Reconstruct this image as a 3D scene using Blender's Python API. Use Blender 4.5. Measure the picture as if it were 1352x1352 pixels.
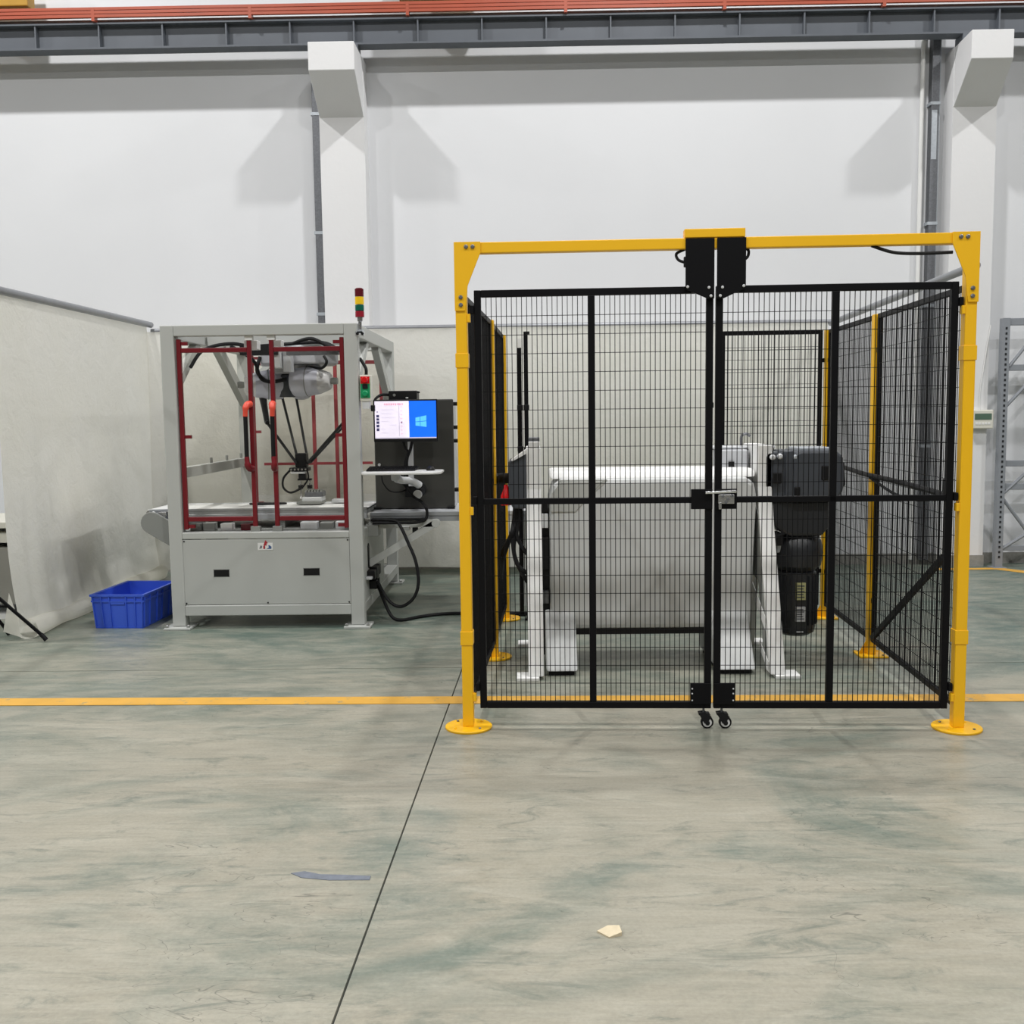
import bpy, math, random
from math import pi, sin, cos, radians
from mathutils import Vector, Matrix
random.seed(7)
S = bpy.context.scene
for o in list(bpy.data.objects): bpy.data.objects.remove(o)
COL = S.collection

# ---------------------------------------------------------------- camera
cam_data = bpy.data.cameras.new('camera'); cam = bpy.data.objects.new('camera', cam_data); COL.objects.link(cam)
cam_data.sensor_width = 36.0; cam_data.lens = 1350.0 / 1352.0 * 36.0
cam_data.clip_end = 200
ROT = Matrix(((0.99982055, 0.01134309, 0.01517225), (0.0140069, 0.0965739, -0.99522725), (-0.0127542, 0.99526118, 0.09639769)))
cam.matrix_world = Matrix.Translation((0, 0, 1.6)) @ ROT.to_4x4()
S.camera = cam
# ---------------------------------------------------------------- world, lamps, exposure
S.view_settings.view_transform = 'Standard'; S.view_settings.look = 'None'
S.view_settings.gamma = 1; S.view_settings.use_curve_mapping = False
S.view_settings.exposure = -0.28
W = bpy.data.worlds.new('hall_ambient'); S.world = W; W.use_nodes = True
W.node_tree.nodes['Background'].inputs[0].default_value = (0.97, 0.985, 1.0, 1)
W.node_tree.nodes['Background'].inputs[1].default_value = 0.09
LAMP_POWER = 330.0
ROWS = ((7.25, 0.95), (0.8, 1.0), (-6.0, 0.70))
def lamp(x, y, z, p):
    l = bpy.data.lights.new('highbay_lamp', 'AREA'); l.shape = 'DISK'; l.size = 0.30; l.energy = p; l.color = (1.0, 0.993, 0.985)
    o = bpy.data.objects.new('highbay_lamp', l); COL.objects.link(o); o.location = (x, y, z)
for yy, pw in ROWS:
    for k in (-2, -1, 0, 1):
        lamp(1.3 + 6.14 * k, yy, 8.7, LAMP_POWER * pw)

# ---------------------------------------------------------------- materials
MATS = {}
def mat(name, color, rough=0.5, metal=0.0, var=0.06, scale=6.0, bump=0.0, bscale=40.0, emit=None, spec=0.5, coat=0.0):
    if name in MATS: return MATS[name]
    m = bpy.data.materials.new(name); m.use_nodes = True; nt = m.node_tree; b = nt.nodes['Principled BSDF']
    b.inputs['Roughness'].default_value = rough; b.inputs['Metallic'].default_value = metal
    b.inputs['Specular IOR Level'].default_value = spec; b.inputs['Coat Weight'].default_value = coat
    tc = nt.nodes.new('ShaderNodeTexCoord'); nz = nt.nodes.new('ShaderNodeTexNoise')
    nz.inputs['Scale'].default_value = scale; nz.inputs['Detail'].default_value = 4
    nt.links.new(tc.outputs['Object'], nz.inputs['Vector'])
    mx = nt.nodes.new('ShaderNodeMix'); mx.data_type = 'RGBA'
    mx.inputs['A'].default_value = tuple(c * (1 - var) for c in color) + (1,)
    mx.inputs['B'].default_value = tuple(min(1, c * (1 + var)) for c in color) + (1,)
    nt.links.new(nz.outputs['Fac'], mx.inputs['Factor']); nt.links.new(mx.outputs['Result'], b.inputs['Base Color'])
    if emit:
        b.inputs['Emission Color'].default_value = tuple(color) + (1,); b.inputs['Emission Strength'].default_value = emit
    if bump:
        n2 = nt.nodes.new('ShaderNodeTexNoise'); n2.inputs['Scale'].default_value = bscale; n2.inputs['Detail'].default_value = 5
        nt.links.new(tc.outputs['Object'], n2.inputs['Vector'])
        bp = nt.nodes.new('ShaderNodeBump'); bp.inputs['Strength'].default_value = bump; bp.inputs['Distance'].default_value = 0.02
        nt.links.new(n2.outputs['Fac'], bp.inputs['Height']); nt.links.new(bp.outputs['Normal'], b.inputs['Normal'])
    MATS[name] = m; return m
def srgb(r, g, b):
    f = lambda c: (c / 255 / 12.92) if c / 255 <= 0.04045 else ((c / 255 + 0.055) / 1.055) ** 2.4
    return (f(r), f(g), f(b))
WHITE_WALL = mat('white_wall_paint', (0.755, 0.765, 0.785), 0.85, var=0.035, scale=1.3, bump=0.05, bscale=14)
COLUMN = mat('column_paint', (0.78, 0.78, 0.785), 0.8, var=0.03, scale=2.0, bump=0.08, bscale=20)
BASE_GREY = mat('skirting_grey', srgb(150, 148, 142), 0.8, var=0.25, scale=30)
STEEL_DARK = mat('crane_beam_paint', srgb(92, 97, 104), 0.5, var=0.12, scale=5)
ORANGE = mat('orange_rail', srgb(172, 82, 58), 0.4, var=0.15, scale=4)
CRANE_Y = mat('crane_yellow', srgb(178, 136, 44), 0.5, var=0.15, scale=8)
GALV = mat('galvanised_steel', srgb(118, 120, 124), 0.45, 0.6, var=0.35, scale=60)
GALV_L = mat('light_galvanised', srgb(190, 196, 202), 0.4, 0.4, var=0.2, scale=40)
PIPE = mat('rail_pipe_grey', srgb(150, 152, 156), 0.4, 0.5, var=0.15, scale=12)
GREY = mat('machine_grey_paint', srgb(186, 188, 184), 0.45, var=0.03, scale=3, spec=0.4)
GREY_D = mat('machine_grey_darker', srgb(140, 142, 138), 0.5, var=0.05, scale=3)
RED = mat('red_door_paint', srgb(118, 19, 30), 0.35, var=0.1, scale=9)
REDBAR = mat('pale_red_bar', srgb(150, 62, 66), 0.45, var=0.1, scale=9)  # paler red than the front doors, for the rear door frames
ORRED = mat('orange_red_plastic', srgb(224, 80, 60), 0.4)
BLACK = mat('black_powder_coat', (0.004, 0.004, 0.005), 0.5, var=0.15, spec=0.16)
BLACKP = mat('black_plastic', (0.007, 0.007, 0.008), 0.45, var=0.1, spec=0.3)
RUBBER = mat('black_rubber', (0.006, 0.006, 0.007), 0.6, var=0.1, spec=0.3)
CARBON = mat('carbon_rod', (0.012, 0.013, 0.014), 0.35)
YELLOW = mat('safety_yellow', srgb(250, 192, 20), 0.42, var=0.05, scale=5)
ALU = mat('aluminium', srgb(222, 224, 226), 0.4, 0.15, var=0.06, scale=9)
STEEL = mat('bright_steel', srgb(190, 190, 190), 0.25, 0.9, var=0.1, scale=20)
CHROME = mat('chrome', (0.8, 0.8, 0.8), 0.12, 1.0, var=0.05)
ROBOT = mat('robot_grey', srgb(204, 206, 218), 0.38, var=0.04, scale=5)
ROBOT_D = mat('robot_grey_base', srgb(184, 186, 192), 0.45, var=0.06, scale=6)
ROBOT_L = mat('robot_light_cap', srgb(222, 222, 224), 0.35, var=0.03)
CAB_D = mat('cabinet_dark_grey', srgb(58, 58, 54), 0.5, var=0.08, scale=4)
CAB_L = mat('cabinet_light_grey', srgb(196, 198, 202), 0.45, var=0.05)
WHITE_P = mat('white_plastic', srgb(232, 232, 230), 0.4, var=0.03)
WHITE_M = mat('white_machine_paint', srgb(240, 240, 238), 0.45, var=0.04, scale=5)
TANK = mat('shaded_table_paint', srgb(206, 208, 207), 0.5, var=0.05, scale=3)  # white table body; its grey shading is put into this colour
GEAR = mat('gearbox_charcoal', srgb(68, 72, 78), 0.42, var=0.12, scale=9)
MOTOR = mat('motor_black', srgb(40, 42, 45), 0.4, var=0.1, scale=9)
BLUE = mat('blue_crate_plastic', srgb(62, 98, 216), 0.38, var=0.06, scale=5)
LABEL_Y = mat('label_yellow_grey', srgb(170, 168, 120), 0.5)
LABEL_S = mat('label_silver', srgb(205, 206, 208), 0.4)
LINE_Y = mat('floor_line_yellow', srgb(218, 166, 66), 0.55, var=0.14, scale=7)
def wear_line(m):
    nt = m.node_tree; b = nt.nodes['Principled BSDF']; src = b.inputs['Base Color'].links[0].from_socket
    tc = nt.nodes.new('ShaderNodeTexCoord'); n = nt.nodes.new('ShaderNodeTexNoise'); n.inputs['Scale'].default_value = 9; n.inputs['Detail'].default_value = 8; n.inputs['Roughness'].default_value = 0.7
    r = nt.nodes.new('ShaderNodeValToRGB'); r.color_ramp.elements[0].position = 0.58; r.color_ramp.elements[1].position = 0.66
    mx = nt.nodes.new('ShaderNodeMix'); mx.data_type = 'RGBA'; mx.inputs['B'].default_value = srgb(150, 142, 112) + (1,)
    nt.links.new(tc.outputs['Object'], n.inputs['Vector']); nt.links.new(n.outputs['Fac'], r.inputs['Fac']); nt.links.new(r.outputs['Color'], mx.inputs['Factor'])
    nt.links.new(src, mx.inputs['A']); nt.links.new(mx.outputs['Result'], b.inputs['Base Color'])
wear_line(LINE_Y)
GREEN_P = mat('green_plastic', srgb(20, 150, 95), 0.35)
RED_L = mat('red_lens', srgb(214, 22, 26), 0.25)
DKRED = mat('dark_red_lens', srgb(96, 18, 30), 0.25)
CRIMSON = mat('crimson_lens', srgb(150, 24, 44), 0.3)
YEL_L = mat('yellow_lens', srgb(250, 205, 40), 0.25)
GRN_L = mat('green_lens', srgb(10, 96, 78), 0.25)
RACK = mat('rack_grey_paint', srgb(142, 146, 152), 0.45, var=0.06, scale=6)
LCD = mat('lcd_green', srgb(88, 112, 96), 0.3)
CREAM = mat('cream_plastic', srgb(222, 220, 208), 0.45, var=0.03)
BENCH = mat('bench_grey', srgb(150, 148, 140), 0.6, var=0.1)
PAPER = mat('paper_scrap', srgb(214, 200, 170), 0.8, var=0.15, scale=60)
FELT = mat('floor_patch', srgb(112, 118, 128), 0.7, var=0.3, scale=30)
PROFILE = mat('grey_extrusion', srgb(172, 175, 178), 0.4, 0.1, var=0.05)
BELT = mat('white_conveyor_belt', srgb(232, 233, 232), 0.45)
SCR_W = mat('screen_white', srgb(236, 228, 244), 0.4, emit=0.85, var=0.02)
SCR_B = mat('screen_blue', srgb(14, 104, 236), 0.4, emit=0.9, var=0.12, scale=5)
SCR_L = mat('screen_light_blue', srgb(90, 190, 250), 0.4, emit=0.9)
SCR_P = mat('screen_pink', srgb(238, 168, 190), 0.4, emit=0.7)
SCR_D = mat('screen_slate', srgb(70, 70, 110), 0.4, emit=0.5)
SCR_G = mat('screen_grey', srgb(196, 190, 208), 0.4, emit=0.7)
EMB_R = mat('emblem_red', srgb(170, 40, 50), 0.5)
EMB_B = mat('emblem_blue', srgb(60, 90, 140), 0.5)
EMB_G = mat('emblem_grey', srgb(120, 122, 126), 0.5)

def sheet_material():
    m = bpy.data.materials.new('white_plastic_sheet'); m.use_nodes = True; nt = m.node_tree; b = nt.nodes['Principled BSDF']
    b.inputs['Roughness'].default_value = 0.42; b.inputs['Specular IOR Level'].default_value = 0.35
    tc = nt.nodes.new('ShaderNodeTexCoord')
    n1 = nt.nodes.new('ShaderNodeTexNoise'); n1.inputs['Scale'].default_value = 1.6; n1.inputs['Detail'].default_value = 6
    nt.links.new(tc.outputs['Object'], n1.inputs['Vector'])
    mx = nt.nodes.new('ShaderNodeMix'); mx.data_type = 'RGBA'
    mx.inputs['A'].default_value = srgb(240, 238, 227) + (1,); mx.inputs['B'].default_value = srgb(247, 246, 241) + (1,)
    nt.links.new(n1.outputs['Fac'], mx.inputs['Factor']); nt.links.new(mx.outputs['Result'], b.inputs['Base Color'])
    n2 = nt.nodes.new('ShaderNodeTexNoise'); n2.inputs['Scale'].default_value = 5; n2.inputs['Detail'].default_value = 9; n2.inputs['Roughness'].default_value = 0.62
    n2.inputs['Distortion'].default_value = 0.25
    nt.links.new(tc.outputs['Object'], n2.inputs['Vector'])
    bp = nt.nodes.new('ShaderNodeBump'); bp.inputs['Strength'].default_value = 0.42; bp.inputs['Distance'].default_value = 0.06
    nt.links.new(n2.outputs['Fac'], bp.inputs['Height']); nt.links.new(bp.outputs['Normal'], b.inputs['Normal'])
    tl = nt.nodes.new('ShaderNodeBsdfTranslucent'); nt.links.new(mx.outputs['Result'], tl.inputs['Color']); nt.links.new(bp.outputs['Normal'], tl.inputs['Normal'])
    ms = nt.nodes.new('ShaderNodeMixShader'); ms.inputs[0].default_value = 0.58
    nt.links.new(b.outputs[0], ms.inputs[1]); nt.links.new(tl.outputs[0], ms.inputs[2]); nt.links.new(ms.outputs[0], nt.nodes['Material Output'].inputs[0])
    return m
SHEET = sheet_material()

def floor_material():
    m = bpy.data.materials.new('worn_green_epoxy'); m.use_nodes = True; nt = m.node_tree; b = nt.nodes['Principled BSDF']; L = nt.links.new
    tc = nt.nodes.new('ShaderNodeTexCoord')
    def noise(scale, detail, rough, dist, rot=0, sc=(1, 1, 1)):
        mp = nt.nodes.new('ShaderNodeMapping'); mp.inputs['Rotation'].default_value = (0, 0, radians(rot)); mp.inputs['Scale'].default_value = sc
        L(tc.outputs['Object'], mp.inputs['Vector'])
        n = nt.nodes.new('ShaderNodeTexNoise'); n.inputs['Scale'].default_value = scale; n.inputs['Detail'].default_value = detail
        n.inputs['Roughness'].default_value = rough; n.inputs['Distortion'].default_value = dist
        L(mp.outputs['Vector'], n.inputs['Vector']); return n.outputs['Fac']
    def ramp(x, p0, p1, c0, c1):
        r = nt.nodes.new('ShaderNodeValToRGB'); e = r.color_ramp.elements
        e[0].position = p0; e[1].position = p1; e[0].color = tuple(c0) + (1,); e[1].color = tuple(c1) + (1,)
        L(x, r.inputs['Fac']); return r.outputs['Color']
    def mix(f, a, c, mode='MIX'):
        x = nt.nodes.new('ShaderNodeMix'); x.data_type = 'RGBA'; x.blend_type = mode
        if isinstance(f, float): x.inputs['Factor'].default_value = f
        else: L(f, x.inputs['Factor'])
        for s, v in (('A', a), ('B', c)):
            if isinstance(v, tuple): x.inputs[s].default_value = v + (1,)
            else: L(v, x.inputs[s])
        return x.outputs['Result']
    # paler in front, greener and darker toward the back
    sp = nt.nodes.new('ShaderNodeSeparateXYZ'); L(tc.outputs['Object'], sp.inputs[0])
    depth_tone = nt.nodes.new('ShaderNodeMapRange'); depth_tone.inputs[1].default_value = 3.0; depth_tone.inputs[2].default_value = 7.2
    depth_tone.inputs[3].default_value = 0.15; depth_tone.inputs[4].default_value = -0.20
    L(sp.outputs['Y'], depth_tone.inputs[0])
    big = noise(0.85, 7, 0.62, 1.4, 28, (0.6, 1.15, 1))
    ad = nt.nodes.new('ShaderNodeMath'); ad.operation = 'ADD'; L(big, ad.inputs[0]); L(depth_tone.outputs[0], ad.inputs[1])
    pale = srgb(170, 165, 149); green = srgb(96, 114, 105)
    c = mix(ramp(ad.outputs[0], 0.26, 0.62, (0, 0, 0), (1, 1, 1)), green, pale)
    patchy = noise(0.75, 8, 0.66, 1.2, 20, (0.8, 1.2, 1))
    c = mix(ramp(patchy, 0.33, 0.50, (0.75, 0.75, 0.75), (0, 0, 0)), c, srgb(104, 122, 113))
    streak = noise(3.2, 11, 0.74, 1.3, 38, (0.55, 1.7, 1))
    c = mix(ramp(streak, 0.44, 0.70, (0, 0, 0), (0.6, 0.6, 0.6)), c, srgb(190, 186, 171))
    streak2 = noise(4.4, 11, 0.76, 1.6, 36, (0.5, 1.7, 1))
    c = mix(ramp(streak2, 0.33, 0.47, (0.55, 0.55, 0.55), (0, 0, 0)), c, srgb(92, 108, 100))
    brush = noise(14.0, 5, 0.7, 0.4, 40, (0.25, 3.2, 1))
    c = mix(1.0, c, ramp(brush, 0.3, 0.7, (0.86, 0.87, 0.87), (1.04, 1.04, 1.03)), 'MULTIPLY')
    fine = noise(70.0, 4, 0.7, 0.0)
    c = mix(ramp(fine, 0.25, 0.75, (0.86, 0.86, 0.86), (1.08, 1.08, 1.08)), (0, 0, 0), c, 'MIX') if False else mix(1.0, c, ramp(fine, 0.25, 0.8, (0.80, 0.80, 0.80), (1, 1, 1)), 'MULTIPLY')
    # thin dark scuffs
    sc = noise(2.2, 3, 0.5, 3.0, 20, (0.5, 1.6, 1))
    ab = nt.nodes.new('ShaderNodeMath'); ab.operation = 'SUBTRACT'; ab.inputs[1].default_value = 0.5; L(sc, ab.inputs[0])
    ab2 = nt.nodes.new('ShaderNodeMath'); ab2.operation = 'ABSOLUTE'; L(ab.outputs[0], ab2.inputs[0])
    gate = noise(1.3, 2, 0.5, 0)
    crack = mix(1.0, ramp(ab2.outputs[0], 0.0, 0.004, (0.6, 0.6, 0.6), (0, 0, 0)), ramp(gate, 0.52, 0.6, (0, 0, 0), (1, 1, 1)), 'MULTIPLY')
    c = mix(crack, c, srgb(70, 74, 70))
    L(c, b.inputs['Base Color'])
    L(ramp(streak, 0.3, 0.7, (0.30, 0.30, 0.30), (0.46, 0.46, 0.46)), b.inputs['Roughness'])
    b.inputs['Specular IOR Level'].default_value = 0.45
    bp = nt.nodes.new('ShaderNodeBump'); bp.inputs['Strength'].default_value = 0.08; bp.inputs['Distance'].default_value = 0.01
    L(streak, bp.inputs['Height']); L(bp.outputs['Normal'], b.inputs['Normal'])
    return m
FLOOR = floor_material()
JOINT = mat('joint_filler_dark', srgb(70, 74, 72), 0.9, var=0.2)

def acrylic_material():
    m = bpy.data.materials.new('clear_acrylic'); m.use_nodes = True; nt = m.node_tree; nt.nodes.remove(nt.nodes['Principled BSDF'])
    t = nt.nodes.new('ShaderNodeBsdfTransparent'); t.inputs[0].default_value = (0.97, 0.965, 0.945, 1)
    g = nt.nodes.new('ShaderNodeBsdfGlossy'); g.inputs['Roughness'].default_value = 0.05
    f = nt.nodes.new('ShaderNodeFresnel'); f.inputs[0].default_value = 1.25
    mx = nt.nodes.new('ShaderNodeMixShader'); nt.links.new(f.outputs[0], mx.inputs[0]); nt.links.new(t.outputs[0], mx.inputs[1]); nt.links.new(g.outputs[0], mx.inputs[2])
    nt.links.new(mx.outputs[0], nt.nodes['Material Output'].inputs[0]); return m
ACRYLIC = acrylic_material()

# ---------------------------------------------------------------- helpers
ORG = {}
class MB:
    def __init__(s, M=None): s.v = []; s.f = []; s.M = M
    def add(s, vs, fs, M=None):
        n = len(s.v)
        for p in vs:
            p = Vector(p)
            if M is not None: p = M @ p
            if s.M is not None: p = s.M @ p
            s.v.append(p)
        s.f += [tuple(n + i for i in f) for f in fs]; return s
    def box(s, x0, x1, y0, y1, z0, z1, M=None):
        vs = [(x0, y0, z0), (x1, y0, z0), (x1, y1, z0), (x0, y1, z0), (x0, y0, z1), (x1, y0, z1), (x1, y1, z1), (x0, y1, z1)]
        return s.add(vs, [(0, 3, 2, 1), (4, 5, 6, 7), (0, 1, 5, 4), (1, 2, 6, 5), (2, 3, 7, 6), (3, 0, 4, 7)], M)
    def prism(s, prof, a0, a1, axis='y', M=None):
        n = len(prof); vs = []
        for a in (a0, a1):
            for p, q in prof:
                vs.append({'y': (p, a, q), 'x': (a, p, q), 'z': (p, q, a)}[axis])
        fs = [tuple(range(n)), tuple(range(2 * n - 1, n - 1, -1))] + [(i, (i + 1) % n + 0 if False else i + n, (i + 1) % n + n, (i + 1) % n) for i in range(n)]
        return s.add(vs, fs, M)
    def tube(s, pts, r, n=8, caps=True, rs=None):
        pts = [Vector(p) for p in pts]; vs = []; fs = []
        u = None
        for i, p in enumerate(pts):
            d = (pts[min(i + 1, len(pts) - 1)] - pts[max(i - 1, 0)]).normalized()
            if u is None:
                u = d.cross(Vector((0, 0, 1)) if abs(d.z) < 0.9 else Vector((1, 0, 0))).normalized()
            else:
                u = (u - d * u.dot(d)).normalized()
            w = d.cross(u); rr = rs[i] if rs else r
            for k in range(n):
                a = 2 * pi * k / n; vs.append(p + (u * cos(a) + w * sin(a)) * rr)
        for i in range(len(pts) - 1):
            for k in range(n):
                fs.append((i * n + k, i * n + (k + 1) % n, (i + 1) * n + (k + 1) % n, (i + 1) * n + k))
        if caps:
            fs.append(tuple(range(n - 1, -1, -1))); b = (len(pts) - 1) * n; fs.append(tuple(b + k for k in range(n)))
        return s.add(vs, fs)
    def lathe(s, prof, c, axis=(0, 0, 1), n=16, sx=1.0):
        # prof: (radius, distance along the axis)
        ax = Vector(axis).normalized(); c = Vector(c)
        return s.tube([c + ax * h for _, h in prof], 1, n, True, [max(r, 1e-4) for r, _ in prof])
    def bar(s, p, q, w, h=None, up=(0, 0, 1)):
        # rectangular bar from p to q, w across, h along "up"
        h = h or w; p = Vector(p); q = Vector(q); d = (q - p).normalized(); u = Vector(up)
        if abs(d.dot(u)) > 0.95: u = Vector((0, 1, 0))
        x = d.cross(u).normalized(); z = x.cross(d); vs = []
        for c in (p, q):
            for a, b in ((-1, -1), (1, -1), (1, 1), (-1, 1)): vs.append(c + x * (a * w / 2) + z * (b * h / 2))
        return s.add(vs, [(0, 1, 2, 3), (7, 6, 5, 4), (0, 4, 5, 1), (1, 5, 6, 2), (2, 6, 7, 3), (3, 7, 4, 0)])
    def grid(s, fn, nu, nv):
        vs = [fn(i / nu, j / nv) for j in range(nv + 1) for i in range(nu + 1)]
        fs = [(j * (nu + 1) + i, j * (nu + 1) + i + 1, (j + 1) * (nu + 1) + i + 1, (j + 1) * (nu + 1) + i) for j in range(nv) for i in range(nu)]
        return s.add(vs, fs)
    def build(s, name, m, parent=None, smooth=False, bevel=0.0, fix=True):
        import bmesh
        if parent is not None: org = ORG[parent.name]
        else:
            xs = [p.x for p in s.v]; ys = [p.y for p in s.v]; zs = [p.z for p in s.v]
            org = Vector(((min(xs) + max(xs)) / 2, (min(ys) + max(ys)) / 2, min(zs)))
        me = bpy.data.meshes.new(name); me.from_pydata([p - org for p in s.v], [], s.f)
        if fix:
            bm = bmesh.new(); bm.from_mesh(me); bmesh.ops.recalc_face_normals(bm, faces=bm.faces); bm.to_mesh(me); bm.free()
        me.materials.append(m)
        o = bpy.data.objects.new(name, me); COL.objects.link(o)
        if parent is not None: o.parent = parent
        else: o.location = org
        ORG[o.name] = org
        if smooth:
            for p in me.polygons: p.use_smooth = True
            me.set_sharp_from_angle(angle=radians(38))
        if bevel:
            b = o.modifiers.new('bevel', 'BEVEL'); b.width = bevel; b.segments = 2; b.limit_method = 'ANGLE'; b.angle_limit = radians(40)
        return o
def thing(name, loc, label, cat, group=None):
    o = bpy.data.objects.new(name, None); COL.objects.link(o); o.location = loc; o.empty_display_size = 0.1
    ORG[o.name] = Vector(loc); return tag(o, label, cat, group)
def tag(o, label, cat, group=None, kind=None):
    if label: o['label'] = label
    if cat: o['category'] = cat
    if group: o['group'] = group
    if kind: o['kind'] = kind
    return o
def struct(o): o['kind'] = 'structure'; return o
def lab(o, label): o['label'] = label; return o
def stuff(o): o['kind'] = 'stuff'; return o
def spline(pts, k=6):
    pts = [Vector(p) for p in pts]; out = []
    for i in range(len(pts) - 1):
        p0 = pts[max(i - 1, 0)]; p1 = pts[i]; p2 = pts[i + 1]; p3 = pts[min(i + 2, len(pts) - 1)]
        for j in range(k):
            t = j / k
            out.append(0.5 * ((2 * p1) + (p2 - p0) * t + (2 * p0 - 5 * p1 + 4 * p2 - p3) * t * t + (3 * p1 - p0 - 3 * p2 + p3) * t ** 3))
    out.append(pts[-1]); return out
def cable(name, pts, r, label, cat='cable', m=None, parent=None, k=7):
    o = MB().tube(spline(pts, k), r, 8).build(name, m or RUBBER, parent, smooth=True)
    return tag(o, label, cat) if parent is None else o
def along(p, q):
    # frame with x from p to q on the floor, z up, y to the left of travel
    p = Vector((p[0], p[1], 0)); q = Vector((q[0], q[1], 0)); x = (q - p).normalized(); z = Vector((0, 0, 1)); y = z.cross(x)
    return Matrix(((x.x, y.x, 0, p.x), (x.y, y.y, 0, p.y), (0, 0, 1, 0), (0, 0, 0, 1))), (q - p).length

# ================================================================ SETTING
YW = 10.5
fl = struct(MB().box(-12, 12, -9, YW + 0.2, -0.14, -0.012).build('floor', JOINT))
def jx(y): return -0.415 - (6.6 - y) * 0.0285
g = 0.0036
for sx in (0, 1):
    for y0, y1 in ((-9, 6.34), (6.348, YW + 0.1)):
        if sx == 0: prof = [(-12, y0), (jx(y0) - g, y0), (jx(y1) - g, y1), (-12, y1)]
        else: prof = [(jx(y0) + g, y0), (12, y0), (12, y1), (jx(y1) + g, y1)]
        MB().prism(prof, -0.012, 0.0, 'z').build('floor_slab', FLOOR, fl)
struct(MB().box(-12, 12, YW, YW + 0.2, -0.1, 9.2).build('wall_back', WHITE_WALL))
for name, x0, x1, xf0, xf1 in (('column_left', -1.99, -1.55, -1.985, -1.555), ('column_right', 4.16, 4.58, 4.12, 4.505)):
    c = thing('trim_' + ('1' if 'left' in name else '2'), ((x0 + x1) / 2, 10.39, 0), None, None); struct(c)
    MB().prism([(x0, 10.28), (x1, 10.28), (x1, YW + .02), (x0, YW + .02)], 0, 5.05, 'z').build('column_shaft', COLUMN, c)
    # corbel: tapered bracket cast with the column
    b = MB(); yc = 10.28
    pr = [(9.8, 5.05), (9.8, 4.79), (yc + .02, 4.478), (yc + .02, 5.05)]
    b.add([(xf0, 9.8, 5.04), (xf0, 9.8, 4.785), (x0 + .004, yc + .005, 4.487), (x0 + .004, yc + .005, 5.05), (xf1, 9.8, 5.04), (xf1, 9.8, 4.785), (x1 - .004, yc + .005, 4.487), (x1 - .004, yc + .005, 5.05)],
          [(0, 1, 2, 3), (7, 6, 5, 4), (0, 4, 5, 1), (1, 5, 6, 2), (2, 6, 7, 3), (3, 7, 4, 0)])
    b.build('corbel', COLUMN, c, bevel=0.006)
    MB().box(x0 - .008, x1 + .008, 10.27, YW, 0, 0.115).build('column_skirting', BASE_GREY, c)
    MB().box((x0 + x1) / 2 - .2, (x0 + x1) / 2 + .2, 10.12, 10.3, 5.04, 5.12).build('bearing_pad', STEEL_DARK, c)
struct(MB().box(-12, 12, YW - .012, YW, 0, 0.11).build('baseboard_back', BASE_GREY))

# crane runway beam
ZB, ZT, YF, YR = 5.12, 5.365, 10.12, 10.28
rb = thing('crane_runway_beam', (0, 10.26, ZB), 'dark grey steel runway beam with stiffener ribs resting on both white corbels', 'beam')
MB().box(-9, 10, YF, YR, ZB, ZB + .018).build('flange', STEEL_DARK, rb)
MB().box(-9, 10, YF, YR, ZT - .018, ZT).build('flange', STEEL_DARK, rb)
MB().box(-9, 10, 10.192, 10.208, ZB + .018, ZT - .018).build('web', STEEL_DARK, rb)
x = -8.95
st0 = None
while x < 9.9:
    if st0 is None:
        st0 = MB().box(-.007, .007, YF + .01, 10.192, ZB + .018, ZT - .018).build('stiffener', STEEL_DARK, rb); off = st0
        st0.location.x = x
    else:
        c = off.copy(); COL.objects.link(c); c.location.x = x
    x += 0.612
MB().box(-9, 10, 10.18, 10.22, ZT, ZT + .045).build('crane_rail', GREY_D, rb)
cr = thing('conductor_rail', (0, 10.08, 5.42), 'orange insulated conductor rail running along the top of the dark crane beam', 'rail')
for i, (yy, zz) in enumerate(((10.10, 5.445), (10.10, 5.478), (10.10, 5.412))):
    MB().box(-9, 10, yy - .014, yy + .014, zz - .0145, zz + .0145).build('busbar', ORANGE, cr, bevel=.003)
for i in range(13):
    MB().box(-8.6 + i * 1.5, -8.57 + i * 1.5, 10.085, 10.16, 5.366, 5.49).build('clamp', ORANGE, cr)
for x0, x1, lbl in ((-5.6, -4.72, 'yellow crane end carriage on the beam in the upper left corner'), (-1.17, -.35, 'weathered yellow crane end carriage on the beam above the left white column')):
    t = thing('crane_carriage', ((x0 + x1) / 2, 10.26, 5.47), lbl, 'crane', 'yellow crane end carriages')
    MB().box(x0, x1, 10.12, 10.28, 5.53, 5.9).build('body', CRANE_Y, t, bevel=.01)
    for xx in (x0 + .15, x1 - .15):
        MB().lathe([(.05, -.02), (.07, -.02), (.07, .02), (.05, .02)], (xx, 10.2, 5.48), (0, 1, 0)).build('wheel', STEEL_DARK, t, smooth=True)
# conduits
def conduit(x0, x1, y0, y1, z1, lbl, light=None):
    t = thing('wall_conduit', ((x0 + x1) / 2, y1, 0), lbl, 'conduit', 'galvanised conduits on the wall')
    MB().box(x0, x1, y0, y1, 0.05, z1).build('channel', GALV, t, bevel=.004)
    for z in (1.2, 2.6, 3.4, 4.55): MB().box(x0 - .012, x1 + .012, y0 - .004, y1, z, z + .03).build('clip', GALV_L, t)
    if light: MB().box(x0 + .004, x1 - .02, y0 - .003, y0 + .01, *light).build('joint_sleeve', GALV_L, t)
    MB().box(x1 + .002, x1 + .014, y0 + .02, y0 + .04, .05, z1 - .02).build('edge_strip', GALV_L, t)
    return t
conduit(-2.085, -2.005, 10.40, 10.495, 4.86, 'speckled galvanised conduit running up beside the left white column')
conduit(4.0, 4.075, 10.40, 10.495, 5.35, 'galvanised conduit beside the right white column with a bright sleeve', (4.03, 4.5))
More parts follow.
